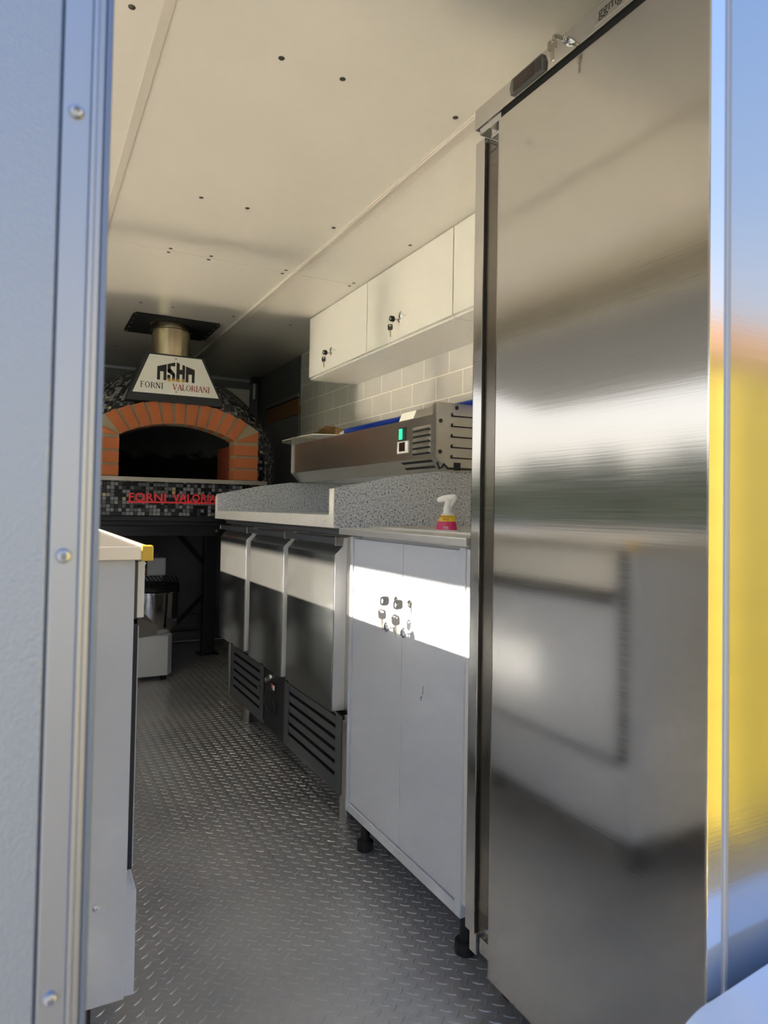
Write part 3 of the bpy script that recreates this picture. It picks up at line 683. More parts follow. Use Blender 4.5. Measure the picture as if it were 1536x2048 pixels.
# ------------------------------------------------------------------ refrigerated topping unit on the granite
tu = thing('topping_unit', 'stainless refrigerated topping unit standing on the granite ends below the wall tiles', 'topping unit', (1.33, 2.5, 1.0835))
sec = [(1.200, 1.0865), (1.156, 1.130), (1.156, 1.268), (1.172, 1.268), (1.172, 1.215), (1.42, 1.215), (1.42, 1.303), (1.49, 1.303), (1.49, 1.0865)]
MB().prism(sec, 1.852, 3.150, 'y').build('housing', M['steel_dull'], tu)
MB().prism([(1.156, 1.2685), (1.168, 1.298), (1.418, 1.298), (1.418, 1.216), (1.173, 1.216), (1.173, 1.2685)], 1.852, 2.085, 'y').build('control_box_top', M['steel_dull'], tu)
for k in range(5): MB().box(1.19, 1.40, 2.11 + k * 0.205, 2.30 + k * 0.205, 1.216, 1.235, 0.004).build('pan_lid', M['glass_lid'], tu)
cap = [(1.196, 1.0855), (1.148, 1.129), (1.148, 1.301), (1.150, 1.306), (1.495, 1.306), (1.495, 1.0855)]
nr = MB().prism(cap, 1.826, 1.846, 'y').build('end_cover', M['steel_dull'], tu)
MB().prism(cap, 3.152, 3.158, 'y').build('end_cover', M['steel_dull'], tu)
for z in (1.2625, 1.229, 1.195, 1.161, 1.127):
    MB().box(1.205, 1.40, 1.8235, 1.8262, z, z + 0.010).build('slot', M['void'], nr)
    MB().box(1.210, 1.40, 1.8215, 1.8262, z + 0.0035, z + 0.012).build('slot_hood', M['steel_dull'], nr)
for x, z in ((1.226, 1.292), (1.165, 1.246), (1.165, 1.147)):
    MB().lathe(x, z, [(0.0065, 1.8262), (0.0065, 1.8245), (0.0, 1.824)], 16, 'y').build('rivet', M['oven_grey'], nr, True)
MB().box(1.218, 1.242, 1.8225, 1.8262, 1.089, 1.114, 0.001).build('power_inlet', M['black'], nr)
lv = MB(); 
for k in range(5):
    z = 1.148 + k * 0.0195
    lv.prism([(1.156, z), (1.1530, z + 0.001), (1.150, z + 0.004), (1.156, z + 0.012)], 1.873, 1.982, 'y')
lv.build('front_louvres', M['steel_dull'], tu)
lg = MB()
for k in range(5):
    z = 1.148 + k * 0.0195
    lg.box(1.1552, 1.1558, 1.872, 1.983, z - 0.005, z)
lg.build('louvre_gaps', M['void'], tu)  # black strips stand in for the shade under each louvre lip
def slant(y0, y1, t0, t1, mt, nm, lift=0.0008):
    a, b_ = Vector((1.156, 0, 1.130)), Vector((1.200, 0, 1.0865)); n = Vector((-0.70, 0, -0.71)) * lift
    o = MB(); bm = o.bm; P = []
    for t, y in ((t0, y0), (t0, y1), (t1, y1 - 0.006), (t1, y0 - 0.006)):
        p = a.lerp(b_, t) + n; P.append(bm.verts.new((p.x, y, p.z)))
    bm.faces.new(P); r = bmesh.ops.extrude_face_region(bm, geom=bm.faces[:])
    for v in r['geom']:
        if isinstance(v, bmesh.types.BMVert): v.co -= n * 1.5
    return o.build(nm, mt, tu)
slant(1.878, 2.075, 0.14, 0.30, M['void'], 'lower_slot'); slant(1.888, 2.082, 0.55, 0.71, M['void'], 'lower_slot')
sw = MB().box(1.1535, 1.157, 2.030, 2.082, 1.201, 1.245, 0.001).build('switch', M['black'], tu)
MB().prism([(2.054, 1.204), (2.072, 1.204), (2.072, 1.241), (2.054, 1.241)], 1.150, 1.1536, 'x').build('green_rocker', M['green_led'], sw)
tm = MB().box(1.1520, 1.157, 2.012, 2.088, 1.155, 1.197, 0.002).build('thermostat', M['white'], tu)
MB().box(1.1512, 1.1522, 2.032, 2.072, 1.162, 1.193).build('screen', M['display'], tm)
MB().prism([(1.1565, 1.2695), (1.1555, 1.2700), (1.1665, 1.2985), (1.1680, 1.2980)], 1.985, 2.080, 'y').build('rating_plate', M['sign_white'], tu)
MB().tube([(1.150, 1.820, 1.112), (1.162, 1.824, 1.092), (1.17, 1.820, 1.098), (1.175, 1.820, 1.108), (1.19, 1.818, 1.094), (1.23, 1.815, 1.094), (1.26, 1.815, 1.094), (1.40, 1.815, 1.096)], 0.0035, 8).build('power_cable', M['black'], tu, True)

# pizza peel and brush on top of the unit
pe = thing('pizza_peel', 'perforated aluminium pizza peel with blue handle lying on the topping unit', 'pizza peel', (1.33, 3.2, 1.306))
zt = 1.3085
hp = MB()
outl = [(1.19, 3.05), (1.185, 3.10), (1.185, 3.40), (1.22, 3.50), (1.30, 3.56), (1.36, 3.56), (1.44, 3.50), (1.475, 3.40), (1.475, 3.10), (1.46, 3.00), (1.36, 2.955), (1.30, 2.955), (1.20, 3.00)]
hp.prism(outl, zt, zt + 0.004, 'z'); blade = hp.build('blade', M['peel'], pe)
hl = MB()
for i in range(9):
    for j in range(7):
        x, y = 1.215 + j * 0.035, 3.06 + i * 0.05
        hl.box(x - 0.008, x + 0.008, y - 0.016, y + 0.016, zt + 0.0035, zt + 0.0045)
hl.build('perforations', M['void'], blade)
MB().tube([(1.33, 2.972, zt + 0.010), (1.33, 2.93, zt + 0.013), (1.33, 2.90, zt + 0.0145)], [0.006, 0.010, 0.0125], 14).build('ferrule', M['peel'], pe, True)
MB().tube([(1.33, 2.91, zt + 0.0145), (1.325, 1.62, zt + 0.0145)], 0.0135, 16).build('handle', M['blue'], pe, True)
br = thing('oven_brush', 'brown bristle oven brush lying on the blade of the pizza peel', 'brush', (1.34, 3.10, zt + 0.0045))
MB().box(1.318, 1.368, 2.990, 3.012, zt + 0.0050, zt + 0.038, 0.002).build('brush_block', M['wood'], br)
bm_ = MB()
for k in range(420):
    x = random.uniform(1.320, 1.366); z = random.uniform(zt + 0.008, zt + 0.036)
    L = random.uniform(0.16, 0.30); up = random.uniform(-0.002, 0.026) + (0.016 if random.random() < 0.12 else 0)
    y0 = 3.010; dx = random.uniform(-0.012, 0.012)
    bm_.tube([(x, y0, z), (x + dx * 0.4, y0 + L * 0.5, z + up * 0.8), (x + dx, y0 + L, max(zt + 0.007, z + up - 0.012))], [0.0018, 0.0016, 0.0006], 4, False)
o = bm_.build('bristles', M['bristle'], br)

# ------------------------------------------------------------------ wall cabinets
xu, uz0 = 1.2555, 1.621
ub = [(2.559, 3.215), (1.905, 2.556), (1.250, 1.902)]
ul = ['white wall cabinet nearest the oven, its left edge hanging free', 'white wall cabinet in the middle of the row above the tiles', 'white wall cabinet half hidden behind the tall refrigerator']
for i, (y0, y1) in enumerate(ub):
    t = thing('wall_cabinet', ul[i], 'cabinet', (1.38, (y0 + y1) / 2, uz0 - 0.018), 'wall cabinets over the counter')
    MB().box(xu + 0.019, 1.513, y0, y1, uz0 - 0.012, 1.922).box(xu + 0.008, xu + 0.019, y0, y1, uz0 - 0.012, uz0 - 0.004).build('carcass', M['white_cab'], t)
    d = MB().box(xu, xu + 0.018, y0 + 0.001, y1 - 0.001, uz0, 1.920, 0.001).build('door', M['white_cab'], t)
    if i < 2:
        ly, lz = ((2.930, 1.690), (2.272, 1.690))[i]
        lock(d, ly, lz, xu)
        knob(d, ly - 0.048, lz + 0.006, xu)
        keyring('key_ring', ('keys on a ring in the door of the wall cabinet nearest the oven', 'keys on a ring in the door of the middle wall cabinet')[i],
                (xu - 0.0045, ly, lz), (xu - 0.034, ly + 0.012, lz - 0.030), M['black'], 'cabinet keys', 1.1)
    for k in range(2):
        MB().lathe(1.42, y0 + 0.15 + 0.3 * k, [(0.0, uz0 - 0.0135), (0.004, uz0 - 0.0135), (0.004, uz0 - 0.012)], 10).build('screw', M['steel_dull'], t, True)

# ------------------------------------------------------------------ left kitchen run (near end is seen edge-on)
lc = thing('base_unit', 'tall grey side panel base unit behind the left door frame', 'cabinet', (-0.15, 1.6, 0))
MB().box(-0.48, 0.175, 1.27, 1.29, 0.098, 0.862, 0.001).build('side_panel', M['grey_side'], lc)
MB().box(-0.48, 0.160, 1.95, 1.97, 0.098, 0.862).build('side_panel', M['grey_side'], lc)
MB().box(0.1745, 0.1915, 1.27, 1.95, 0.102, 0.283, 0.0015).build('plinth_panel', M['grey_side'], lc)
MB().box(-0.48, 0.1745, 1.29, 1.95, 0.098, 0.115).build('bottom_board', M['grey_side'], lc)
MB().lathe(0.126, 0.266, [(0.006, 1.2702), (0.0055, 1.2685), (0.0015, 1.268), (0.0, 1.2692)], 16, 'y').build('screw', M['chrome'], lc, True)
for y in (1.31, 1.92):
    for x in (0.11, -0.42):
        MB().lathe(x, y, [(0.022, 0.0), (0.022, 0.012), (0.016, 0.02), (0.016, 0.098)], 18).build('foot', M['rubber'], lc, True)
lw_ = thing('side_worktop', 'beige worktop with pale metal edge and yellow corner guard at the left', 'worktop', (-0.15, 2.3, 0.864))
MB().box(-0.49, 0.192, 1.262, 3.45, 0.864, 0.884).build('top', M['beige_top'], lw_, False, lambda co, n: (co.x, co.y))
MB().box(-0.488, 0.190, 2.610, 2.690, 0.884, 0.8858).build('band_shadow_strip', M['rubber'], lw_)  # unseen strip added to interrupt the reflected sun and band the ceiling
MB().box(0.192, 0.199, 1.255, 3.45, 0.8635, 0.8865, 0.001).box(-0.49, 0.192, 1.254, 1.262, 0.8635, 0.8865, 0.001).build('edge_trim', M['trim_cream'], lw_)
MB().box(0.1825, 0.2025, 1.251, 1.275, 0.8615, 0.8885, 0.003, 3).build('corner_guard', M['yellow_cap'], lw_)
ov = thing('built_in_oven', 'black built-in oven edge with grey bar handle beside the left grey panel', 'oven', (0.0, 1.62, 0.285))
MB().box(-0.40, 0.176, 1.30, 1.94, 0.290, 0.852).build('body', M['oven_dark'], ov)
odr = MB().box(0.1765, 0.1885, 1.31, 1.935, 0.300, 0.742, 0.001).build('door', M['oven_dark'], ov)
MB().box(0.1885, 0.1900, 1.313, 1.932, 0.303, 0.739).build('front_sheet', M['grey_side'], odr)
MB().box(0.1765, 0.186, 1.31, 1.935, 0.752, 0.855, 0.001).build('fascia', M['oven_grey'], ov)
MB().box(0.186, 0.1985, 1.315, 1.932, 0.753, 0.856, 0.001).build('white_fascia_edge', M['white'], ov)
MB().prism([(0.190, 0.712), (0.226, 0.716), (0.226, 0.733), (0.190, 0.752)], 1.33, 1.92, 'y').build('handle', M['oven_grey'], ov)
MB().tube([(0.186, 1.318, 0.30), (0.186, 1.318, 0.735)], 0.003, 8).build('door_seal', M['rubber'], ov, True)
b2 = thing('base_unit', 'grey base unit further along the left wall under the beige worktop', 'cabinet', (-0.15, 2.7, 0))
MB().box(-0.48, 0.165, 1.985, 3.43, 0.098, 0.860, 0.002).build('carcass', M['grey_side'], b2)
for y0, y1 in ((1.99, 2.46), (2.465, 2.94), (2.945, 3.425)):
    MB().box(0.165, 0.182, y0, y1, 0.11, 0.855, 0.002).build('door', M['grey_side'], b2)
for y in (2.05, 3.38):
    for x in (0.11, -0.42): MB().lathe(x, y, [(0.022, 0.0), (0.022, 0.012), (0.016, 0.02), (0.016, 0.098)], 18).build('foot', M['rubber'], b2, True)

# ------------------------------------------------------------------ pizza oven
ox, oyf = 0.693, 3.58
po = thing('pizza_oven', 'domed pizza oven with red brick arch and black mosaic at the far end', 'oven', (ox, 4.2, 0.86))
uvflat = lambda co, n: (co.x, co.z) if abs(n.y) > 0.5 else (co.y, co.z)
MB().box(0.245, 1.150, 3.600, 4.78, 0.905, 1.078).build('mosaic_plinth', M['mosaic'], po, False, uvflat)
MB().box(0.245, 1.160, 3.560, 3.72, 1.0785, 1.0995, 0.002).build('sill', M['stone_sill'], po)
MB().box(0.255, 1.140, 3.70, 4.78, 1.0785, 1.10).build('hearth', M['void'], po)
# profile of the arch
zi, zs_in = 1.382, 1.312; hw = 0.291
Ri = (hw ** 2 + (zi - zs_in) ** 2) / (2 * (zi - zs_in)); czi = zi - Ri
hwo, zo, zso = 0.418, 1.499, 1.372
Ro = (hwo ** 2 + (zo - zso) ** 2) / (2 * (zo - zso)); czo = zo - Ro
ai = math.asin(hw / Ri); ao = math.asin(hwo / Ro)
zb = 1.0995
inner = [(ox - hw, zb)] + [(ox + Ri * math.sin(t), czi + Ri * math.cos(t)) for t in [-ai + 2 * ai * k / 24 for k in range(25)]] + [(ox + hw, zb)]
outer = [(ox - hwo, zb)] + [(ox + Ro * math.sin(t), czo + Ro * math.cos(t)) for t in [-ao + 2 * ao * k / 24 for k in range(25)]] + [(ox + hwo, zb)]
def band(mb, A, B, y0, y1):
    bm = mb.bm; n = len(A)
    v = [[bm.verts.new((p[0], y, p[1])) for p in P] for P in (A, B) for y in (y0, y1)]
    for i in range(n - 1):
        bm.faces.new((v[0][i], v[0][i + 1], v[2][i + 1], v[2][i])); bm.faces.new((v[1][i + 1], v[1][i], v[3][i], v[3][i + 1]))
        bm.faces.new((v[0][i + 1], v[0][i], v[1][i], v[1][i + 1])); bm.faces.new((v[2][i], v[2][i + 1], v[3][i + 1], v[3][i]))
    for i in (0, n - 1): bm.faces.new((v[0][i], v[2][i], v[3][i], v[1][i]))
    return mb
band(MB(), inner, outer, oyf + 0.005, oyf + 0.12).build('mortar_arch', M['mortar'], po)
bk = MB(); NV = 11
def quad(mb, P, y0, y1):
    mb.prism(P, y0, y1, 'y')
    return mb
for k in range(NV):
    f = (k + 0.5) / NV
    t = -ai + 2 * ai * f; to = -ao * 0.86 + 2 * ao * 0.86 * f
    pi_ = Vector((ox + Ri * math.sin(t), czi + Ri * math.cos(t))); po_ = Vector((ox + Ro * math.sin(to), czo + Ro * math.cos(to)))
    # brick axis from the inner to the outer curve
    d = (po_ - pi_).normalized(); w = Vector((d.y, -d.x)); h0, h1 = 0.0230, 0.0255
    po2 = po_
    # clip the outermost corners to the square shoulders
    P = [pi_ - w * h0 + d * 0.0, pi_ + w * h0, po2 + w * h1, po2 - w * h1]
    P = [(min(max(p.x, ox - hwo), ox + hwo), p.y) for p in P]
    bk.prism(P, oyf - 0.002 + random.uniform(-0.001, 0.001), oyf + 0.115, 'y')
for s in (-1, 1):
    # wedge brick at the springing
    xi, xo = ox + s * hw, ox + s * hwo
    bk.prism([(xi + s * 0.004, 1.306), (xo, 1.312), (xo, 1.366), (xi + s * 0.012, 1.314)][::s], oyf - 0.002, oyf + 0.115, 'y')
    z = zb + 0.004
    for hh in (0.052, 0.056, 0.056):
        j = random.uniform(-0.001, 0.001)
        bk.box(min(xi, xo) - 0.001, max(xi, xo) + 0.001, oyf - 0.002 + j, oyf + 0.115, z, z + hh, 0.003); z += hh + 0.0115
bk.build('brick_arch', M['brick'], po)
for s in (-1, 1):
    MB().box(min(ox + s * hw, ox + s * (hw + 0.05)), max(ox + s * hw, ox + s * (hw + 0.05)), oyf + 0.106, oyf + 0.37, zb, 1.29).build('inner_jamb', M['terracotta'], po)
# dome
dcx, dcy, dcz, drx, dry, drz = 0.715, 4.12, 1.164, 0.64, 0.66, 0.586
YC = oyf + 0.085
def dome(rx, ry, rz, zlow, ycut, nu=56, nv=18, keep_cap=True):
    mb = MB(); bm = mb.bm; rings = [[bm.verts.new((dcx + rx * math.cos(2 * PI * k / nu), dcy + ry * math.sin(2 * PI * k / nu), zlow)) for k in range(nu)]]
    for i in range(nv):
        e_ = (PI / 2) * i / nv
        rings.append([bm.verts.new((dcx + rx * math.cos(e_) * math.cos(2 * PI * k / nu), dcy + ry * math.cos(e_) * math.sin(2 * PI * k / nu), dcz + rz * math.sin(e_))) for k in range(nu)])
    for a, b in zip(rings[:-1], rings[1:]):
        for k in range(nu): bm.faces.new((a[k], a[(k + 1) % nu], b[(k + 1) % nu], b[k]))
    top = bm.verts.new((dcx, dcy, dcz + rz))
    for k in range(nu): bm.faces.new((rings[-1][k], rings[-1][(k + 1) % nu], top))
    bmesh.ops.bisect_plane(bm, geom=bm.verts[:] + bm.edges[:] + bm.faces[:], plane_co=(0, ycut, 0), plane_no=(0, -1, 0), clear_outer=True)
    return mb
def uvdome(co, n):
    a = math.atan2(co.y - dcy, co.x - dcx); e_ = math.atan2(max(co.z - dcz, 0) / drz, math.hypot((co.x - dcx) / drx, (co.y - dcy) / dry))
    if a > PI / 2: a -= 2 * PI
    return (a * 0.60, e_ * 0.60 + min(co.z - dcz, 0))
dm = dome(drx, dry, drz, 1.079, YC)
dm.build('dome', M['mosaic'], po, True, uvdome)
# front face of the dome between its edge and the brick arch
dyn = math.sqrt(max(0.0, 1 - ((YC - dcy) / dry) ** 2))
edge = []
n = len(outer)
for i in range(n):
    f = i / (n - 1); a = PI - PI * f
    edge.append((dcx + drx * dyn * math.cos(a), max(1.0995, dcz + drz * dyn * math.sin(a))) if 0 < i < n - 1 else (dcx - drx * dyn if i == 0 else dcx + drx * dyn, zb))
band(MB(), [(p[0] * 0.0 + (ox + (p[0] - ox) * 1.03), p[1] + (0.006 if p[1] > zb + 0.01 else 0)) for p in inner], edge, YC + 0.0005, YC + 0.02).build('dome_front', M['mosaic'], po, False, uvflat)
ch = dome(drx - 0.09, dry - 0.09, 0.30, 1.10, YC + 0.06, 40, 12)
ch.build('chamber', M['chamber'], po, True)
# hood, sign, flue
hb_ = MB()
bm = hb_.bm
lo = [(0.425, oyf - 0.012), (0.915, oyf - 0.012), (0.915, 3.80), (0.425, 3.80)]; hi = [(0.520, oyf - 0.012), (0.806, oyf - 0.012), (0.806, 3.84), (0.520, 3.84)]
vl = [bm.verts.new((x, y, 1.486)) for x, y in lo]; vh = [bm.verts.new((x, y, 1.732)) for x, y in hi]
bm.faces.new(vl[::-1]); bm.faces.new(vh)
for i in range(4): bm.faces.new((vl[i], vl[(i + 1) % 4], vh[(i + 1) % 4], vh[i]))
hb_.build('hood', M['dark'], po)
yS = oyf - 0.013
sg = MB().prism([(0.456, 1.5255), (0.886, 1.5275), (0.792, 1.7235), (0.533, 1.7225)], yS - 0.006, yS, 'y').build('sign_plate', M['sign_white'], po)
for x, z in ((0.662, 1.712), (0.667, 1.541)):
    MB().lathe(x, z, [(0.0032, yS - 0.006), (0.0030, yS - 0.0075), (0.0, yS - 0.008)], 12, 'y').build('screw', M['sign_black'], sg, True)
def poly(name, polys, mt, par, y=yS - 0.0061, t=0.0006):
    mb = MB()
    for P in polys: mb.prism(P, y - t, y, 'y')
    return mb.build(name, mt, par)
# four-letter logo shaped like a pitched roof
def L(x): # roof line
    return 1.664 + (x - 0.571) * 0.33 if x < 0.664 else 1.695 - (x - 0.664) * 0.33
B0 = 1.5965
logo = []
def seg(x0, x1, z0, z1a, z1b=None):
    logo.append([(x0, z0), (x1, z0), (x1, z1b if z1b is not None else z1a), (x0, z1a)])
# O (open at the foot)
seg(0.571, 0.5855, B0, L(0.571), L(0.5855)); seg(0.6025, 0.617, B0, L(0.6025), L(0.617)); seg(0.5855, 0.6025, 1.640, L(0.5855), L(0.6025))
# S
seg(0.621, 0.659, 1.672, L(0.621), L(0.659)); seg(0.621, 0.637, 1.640, 1.672); logo.append([(0.621, 1.652), (0.637, 1.658), (0.659, 1.634), (0.659, 1.616), (0.621, 1.640)]); seg(0.645, 0.659, 1.600, 1.632)
seg(0.621, 0.636, 1.600, 1.626)
# H
seg(0.666, 0.682, B0, L(0.666), L(0.682)); seg(0.695, 0.709, B0, L(0.695), L(0.709)); seg(0.682, 0.695, 1.634, 1.658)
# O
seg(0.713, 0.727, B0, L(0.713), L(0.727)); seg(0.744, 0.758, B0, L(0.744), L(0.758)); seg(0.727, 0.744, 1.638, L(0.727), L(0.744))
poly('logo', logo, M['sign_black'], sg)
# gold hand-written line under the logo
gp = []
for k in range(60):
    f = k / 59; x = 0.622 + f * 0.085
    gp.append((x + 0.002 * math.sin(k * 1.9), yS - 0.0072, 1.600 + 0.0115 * math.sin(k * 1.25) * (0.55 + 0.45 * math.sin(k * 0.37)) + f * 0.003))
MB().tube(gp, 0.0014, 5).tube([(0.618, yS - 0.0072, 1.5935), (0.690, yS - 0.0072, 1.5935)], 0.0007, 5).tube([(0.700, yS - 0.0072, 1.60), (0.699, yS - 0.0072, 1.588), (0.692, yS - 0.0072, 1.584)], 0.0008, 5).build('gold_script', M['gold'], sg, True)
def serif_text(name, s, x, z, h, mt, space, par, y):
    """upper-case roman lettering with serifs drawn from strokes; letters in unit boxes"""
    G = {'F': (.62, [(.1, 0, .1, 1, .15), (.1, .95, .6, .95, .08), (.1, .52, .46, .52, .08)], [(0, 0, .3), (0, 1, .2), ]),
         'O': (.86, 'O', []), 'R': (.74, [(.14, 0, .14, 1, .15), (.14, .95, .42, .95, .08), (.14, .48, .42, .48, .08), (.56, .58, .56, .86, .15), (.42, .48, .72, 0, .14)], [(.02, 0, .26)]),
         'N': (.84, [(.12, 0, .12, 1, .08), (.72, 0, .72, 1, .08), (.12, 1, .72, 0, .16)], [(.0, 0, .24), (.6, 1, .24)]),
         'I': (.36, [(.18, 0, .18, 1, .15)], [(.05, 0, .26), (.05, 1, .26)]),
         'V': (.80, [(.1, 1, .42, 0, .16), (.72, 1, .42, 0, .08)], [(0, 1, .26), (.6, 1, .22)]),
         'A': (.80, [(.08, 0, .40, 1, .08), (.72, 0, .40, 1, .16), (.2, .34, .62, .34, .07)], [(0, 0, .22), (.58, 0, .26)]),
         'L': (.60, [(.12, 0, .12, 1, .15), (.12, .05, .58, .05, .08), (.56, 0, .56, .2, .06)], [(.0, 1, .26)])}
    mb = MB()
    for chx in s:
        if chx == ' ': x += h * 1.05; continue
        wd, st, sf = G[chx]
        if st == 'O':
            pts_o = []; pts_i = []
            for k in range(20):
                a = 2 * PI * k / 20
                pts_o.append((x + h * (.42 + .40 * math.cos(a)), z + h * (.5 + .52 * math.sin(a)))); pts_i.append((x + h * (.42 + .25 * math.cos(a)), z + h * (.5 + .46 * math.sin(a))))
            band(mb, pts_o + [pts_o[0]], pts_i + [pts_i[0]], y - 0.0006, y)
        else:
            for x0, z0, x1, z1, w in st:
                a, b = Vector((x + h * x0, z + h * z0)), Vector((x + h * x1, z + h * z1)); d = (b - a).normalized(); nn = Vector((-d.y, d.x)) * w * h / 2
                mb.prism([tuple(a + nn), tuple(a - nn), tuple(b - nn), tuple(b + nn)], y - 0.0006, y, 'y')
            for x0, z0, w in sf:
                zz = z + h * z0
                mb.prism([(x + h * x0, zz - .03 * h), (x + h * (x0 + w), zz - .03 * h), (x + h * (x0 + w), zz + .03 * h), (x + h * x0, zz + .03 * h)], y - 0.00065, y, 'y')
        x += h * (wd + space)
    return mb.build(name, mt, par)
serif_text('black_lettering', 'FORNI', 0.493, 1.5520, 0.0290, M['sign_black'], 0.09, sg, yS - 0.0061)
serif_text('red_lettering', 'VALORIANI', 0.648, 1.5520, 0.0295, M['sign_red'], 0.035, sg, yS - 0.0061)
fu = MB().lathe(0.664, 3.725, [(0.100, 1.7325), (0.100, 1.885), (0.104, 1.888), (0.104, 1.894), (0.100, 1.897), (0.100, 1.919)], 48).build('flue_pipe', M['flue'], po, True)
# red letters on the plinth
rl = MB().box(0.452, 0.965, 3.588, 3.600, 0.9705, 0.9795, 0.001).build('red_bar', M['red'], po)
for word, wx, ws in (('FORNI', 0.453, 1.05), ('VALORIANI', 0.672, 0.88)):
    text('red_lettering', word, 0.056, (wx, 3.594, 0.981), FRONT, M['red'], po, 0.006, 'LEFT', ws, 1.12, 0.0012)
# black ceiling plate round the flue
cpz = thing('flue_plate', 'black square plate on the ceiling round the oven flue', 'plate', (0.672, 3.76, ZC - 0.006))
pm = MB(); ang = [2 * PI * k / 48 for k in range(49)]
def sqp(a):
    c, q_ = math.cos(a), math.sin(a); k_ = 1 / max(abs(c) / 0.22, abs(q_) / 0.208)
    return (0.672 + c * k_, 3.764 + q_ * k_)
def cip(a): return (0.664 + 0.1065 * math.cos(a), 3.725 + 0.1065 * math.sin(a))
for a, b in zip(ang[:-1], ang[1:]): pm.prism([cip(a), cip(b), sqp(b), sqp(a)], ZC - 0.006, ZC - 0.0005, 'z')
pm.build('plate', M['void'], cpz)
for x in (0.467, 0.877):
    for k in range(5): MB().lathe(x, 3.58 + 0.09 * k, [(0.0, ZC - 0.0085), (0.006, ZC - 0.0085), (0.006, ZC - 0.006)], 10).build('screw', M['steel_dull'], cpz, True)
# stand
st = thing('oven_stand', 'black steel frame carrying the pizza oven', 'stand', (0.69, 4.2, 0))
MB().box(0.245, 1.150, 3.62, 4.76, 0.880, 0.904, 0.002).build('top_plate', M['dark'], st)
MB().box(0.30, 1.150, 3.66, 3.74, 0.856, 0.879, 0.002).build('front_beam', M['dark'], st)
MB().box(0.20, 1.115, 4.42, 4.48, 0.768, 0.832, 0.002).build('rear_beam', M['darkpanel'], st)
MB().box(0.20, 1.115, 4.43, 4.48, 0.832, 0.880).build('rear_spacer', M['dark'], st)
for x0, y0 in ((1.035, 4.42), (0.16, 4.42), (1.10, 3.66), (0.10, 3.66)):
    lg = MB().box(x0, x0 + 0.075, y0, y0 + 0.075, 0.006, 0.768 if y0 > 4 else 0.856, 0.003).build('leg', M['dark'], st)
    MB().box(x0 - 0.025, x0 + 0.10, y0 - 0.02, y0 + 0.095, 0.0, 0.006).build('base_plate', M['dark'], lg)
MB().box(0.10, 0.30, 3.66, 3.74, 0.80, 0.879).build('front_bracket', M['dark'], st)
MB().tube([(0.88, 4.45, 0.77), (1.045, 4.45, 0.58)], 0.016, 4).build('brace', M['dark'], st)
MB().tube([(0.84, 4.45, 0.18), (1.045, 4.45, 0.39)], 0.014, 4).build('brace', M['dark'], st)
MB().box(0.20, 1.10, 4.80, 4.85, 0.14, 0.20).box(0.20, 1.10, 4.80, 4.85, 0.04, 0.09).build('rear_rail', M['darkpanel'], st)
MB().lathe(1.105, 0.80, [(0.0, 4.414), (0.010, 4.414), (0.010, 4.42)], 12, 'y').build('bolt', M['chrome'], st, True)
for dx, dy in ((0.0, -0.03), (-0.03, 0.0), (0.0, 0.03)):
    MB().lathe(1.03 + dx, 4.44 + dy, [(0.007, 0.0), (0.007, 0.012), (0.0, 0.013)], 8).build('bolt', M['chrome'], st, True)
# grey pipe at the far right corner
pp = thing('pipe', 'short grey vertical pipe hanging in the dark far right corner', 'pipe', (1.47, 4.88, 1.75))
MB().tube([(1.478, 4.88, 1.755), (1.478, 4.88, 1.87)], 0.017, 16).build('pipe_end', M['alu'], pp, True)
MB().box(1.452, 1.505, 4.855, 4.925, 1.87, 1.923, 0.004).build('pipe_bracket', M['black'], pp)

# ------------------------------------------------------------------ spiral mixer under the oven
mx = thing('spiral_mixer', 'white spiral dough mixer with steel bowl on the floor under the oven', 'mixer', (0.63, 4.02, 0))
MB().prism([(0.40, 3.85), (0.712, 3.85), (0.742, 3.90), (0.742, 4.30), (0.40, 4.30)], 0.032, 0.245, 'z').build('base_housing', M['offwhite'], mx)
MB().lathe(0.625, 4.02, [(0.13, 0.245), (0.152, 0.262), (0.166, 0.285), (0.166, 0.47), (0.172, 0.474), (0.172, 0.480), (0.164, 0.482)], 48).build('bowl', M['chrome'], mx, True)
MB().lathe(0.625, 4.02, [(0.168, 0.482), (0.174, 0.486), (0.174, 0.502), (0.168, 0.506)], 40).build('rim_ring', M['black'], mx, True)
gd = MB()
for k in range(15):
    x = 0.625 - 0.155 + k * 0.0222; hy = math.sqrt(max(0.0, 0.168 ** 2 - (x - 0.625) ** 2))
    gd.tube([(x, 4.02 - hy, 0.507), (x, 4.02 - hy * 0.5, 0.538), (x, 4.02 + hy * 0.4, 0.552)], 0.0035, 6)
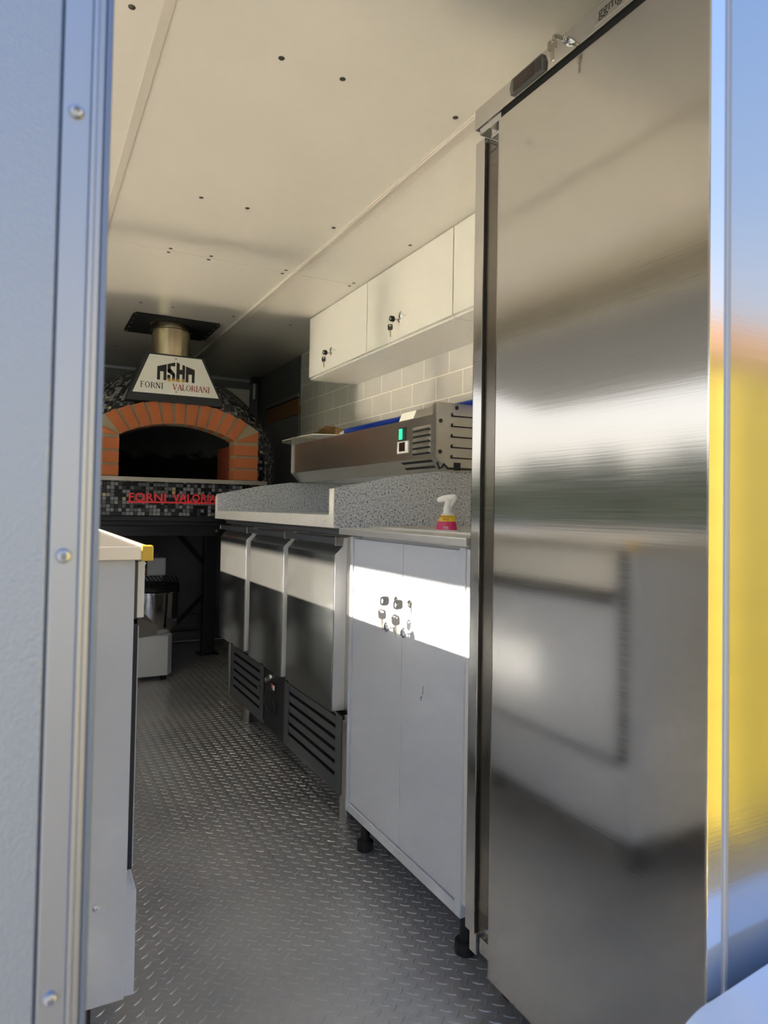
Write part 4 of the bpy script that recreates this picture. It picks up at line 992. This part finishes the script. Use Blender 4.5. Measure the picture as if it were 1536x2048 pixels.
gd.tube([(0.625 + 0.170 * math.cos(a), 4.02 + 0.170 * math.sin(a), 0.508) for a in [2 * PI * k / 40 for k in range(41)]], 0.004, 6, False)
gd.build('safety_grid', M['black'], mx, True)
MB().box(0.53, 0.715, 4.03, 4.33, 0.245, 0.42, 0.01).bm.free()
MB().box(0.50, 0.735, 4.20, 4.36, 0.245, 0.56, 0.008).build('column', M['offwhite'], mx)
MB().box(0.50, 0.728, 4.06, 4.36, 0.555, 0.658, 0.010).build('head', M['offwhite'], mx)
cpn = MB().box(0.585, 0.625, 4.0575, 4.06, 0.560, 0.640, 0.002).build('control_panel', M['black'], mx)
MB().lathe(0.612, 0.622, [(0.010, 4.0575), (0.010, 4.054), (0.0, 4.053)], 16, 'y').build('dial', M['chrome'], cpn, True)
MB().box(0.597, 0.620, 4.0565, 4.0575, 0.572, 0.600).build('sticker', M['wood'], cpn)
for x in (0.44, 0.70):
    for y in (3.90, 4.26): MB().lathe(x, y, [(0.016, 0.0), (0.016, 0.032)], 14).build('foot', M['rubber'], mx, True)

# ------------------------------------------------------------------ pale fender at the lower right, outside the doorway
fe = thing('fender', 'smooth pale blue-grey rounded fender at the lower right corner', 'fender', (0.72, 0.40, 0.36))
fp = []
for k in range(13):
    a = PI / 2 + (PI / 2) * k / 12
    fp.append((0.598 + 0.060 * math.cos(a), 0.453 + 0.040 * math.sin(a)))
fp = [(1.02, 0.505), (0.80, 0.507), (0.69, 0.503)] + fp + [(0.542, 0.445), (0.64, 0.445), (1.02, 0.445)]
fm = MB().prism(fp, 0.376, 0.436, 'y')
bmesh.ops.bevel(fm.bm, geom=[e for e in fm.bm.edges if abs(e.verts[0].co.y - e.verts[1].co.y) < 1e-6 and max(e.verts[0].co.z, e.verts[1].co.z) > 0.47], offset=0.012, segments=4, profile=0.5, affect='EDGES', clamp_overlap=True)
fm.build('fender_shell', M['fender'], fe, 60)
MB().box(0.58, 1.0, 0.384, 0.432, 0.10, 0.444, 0.01).build('liner', M['black'], fe)
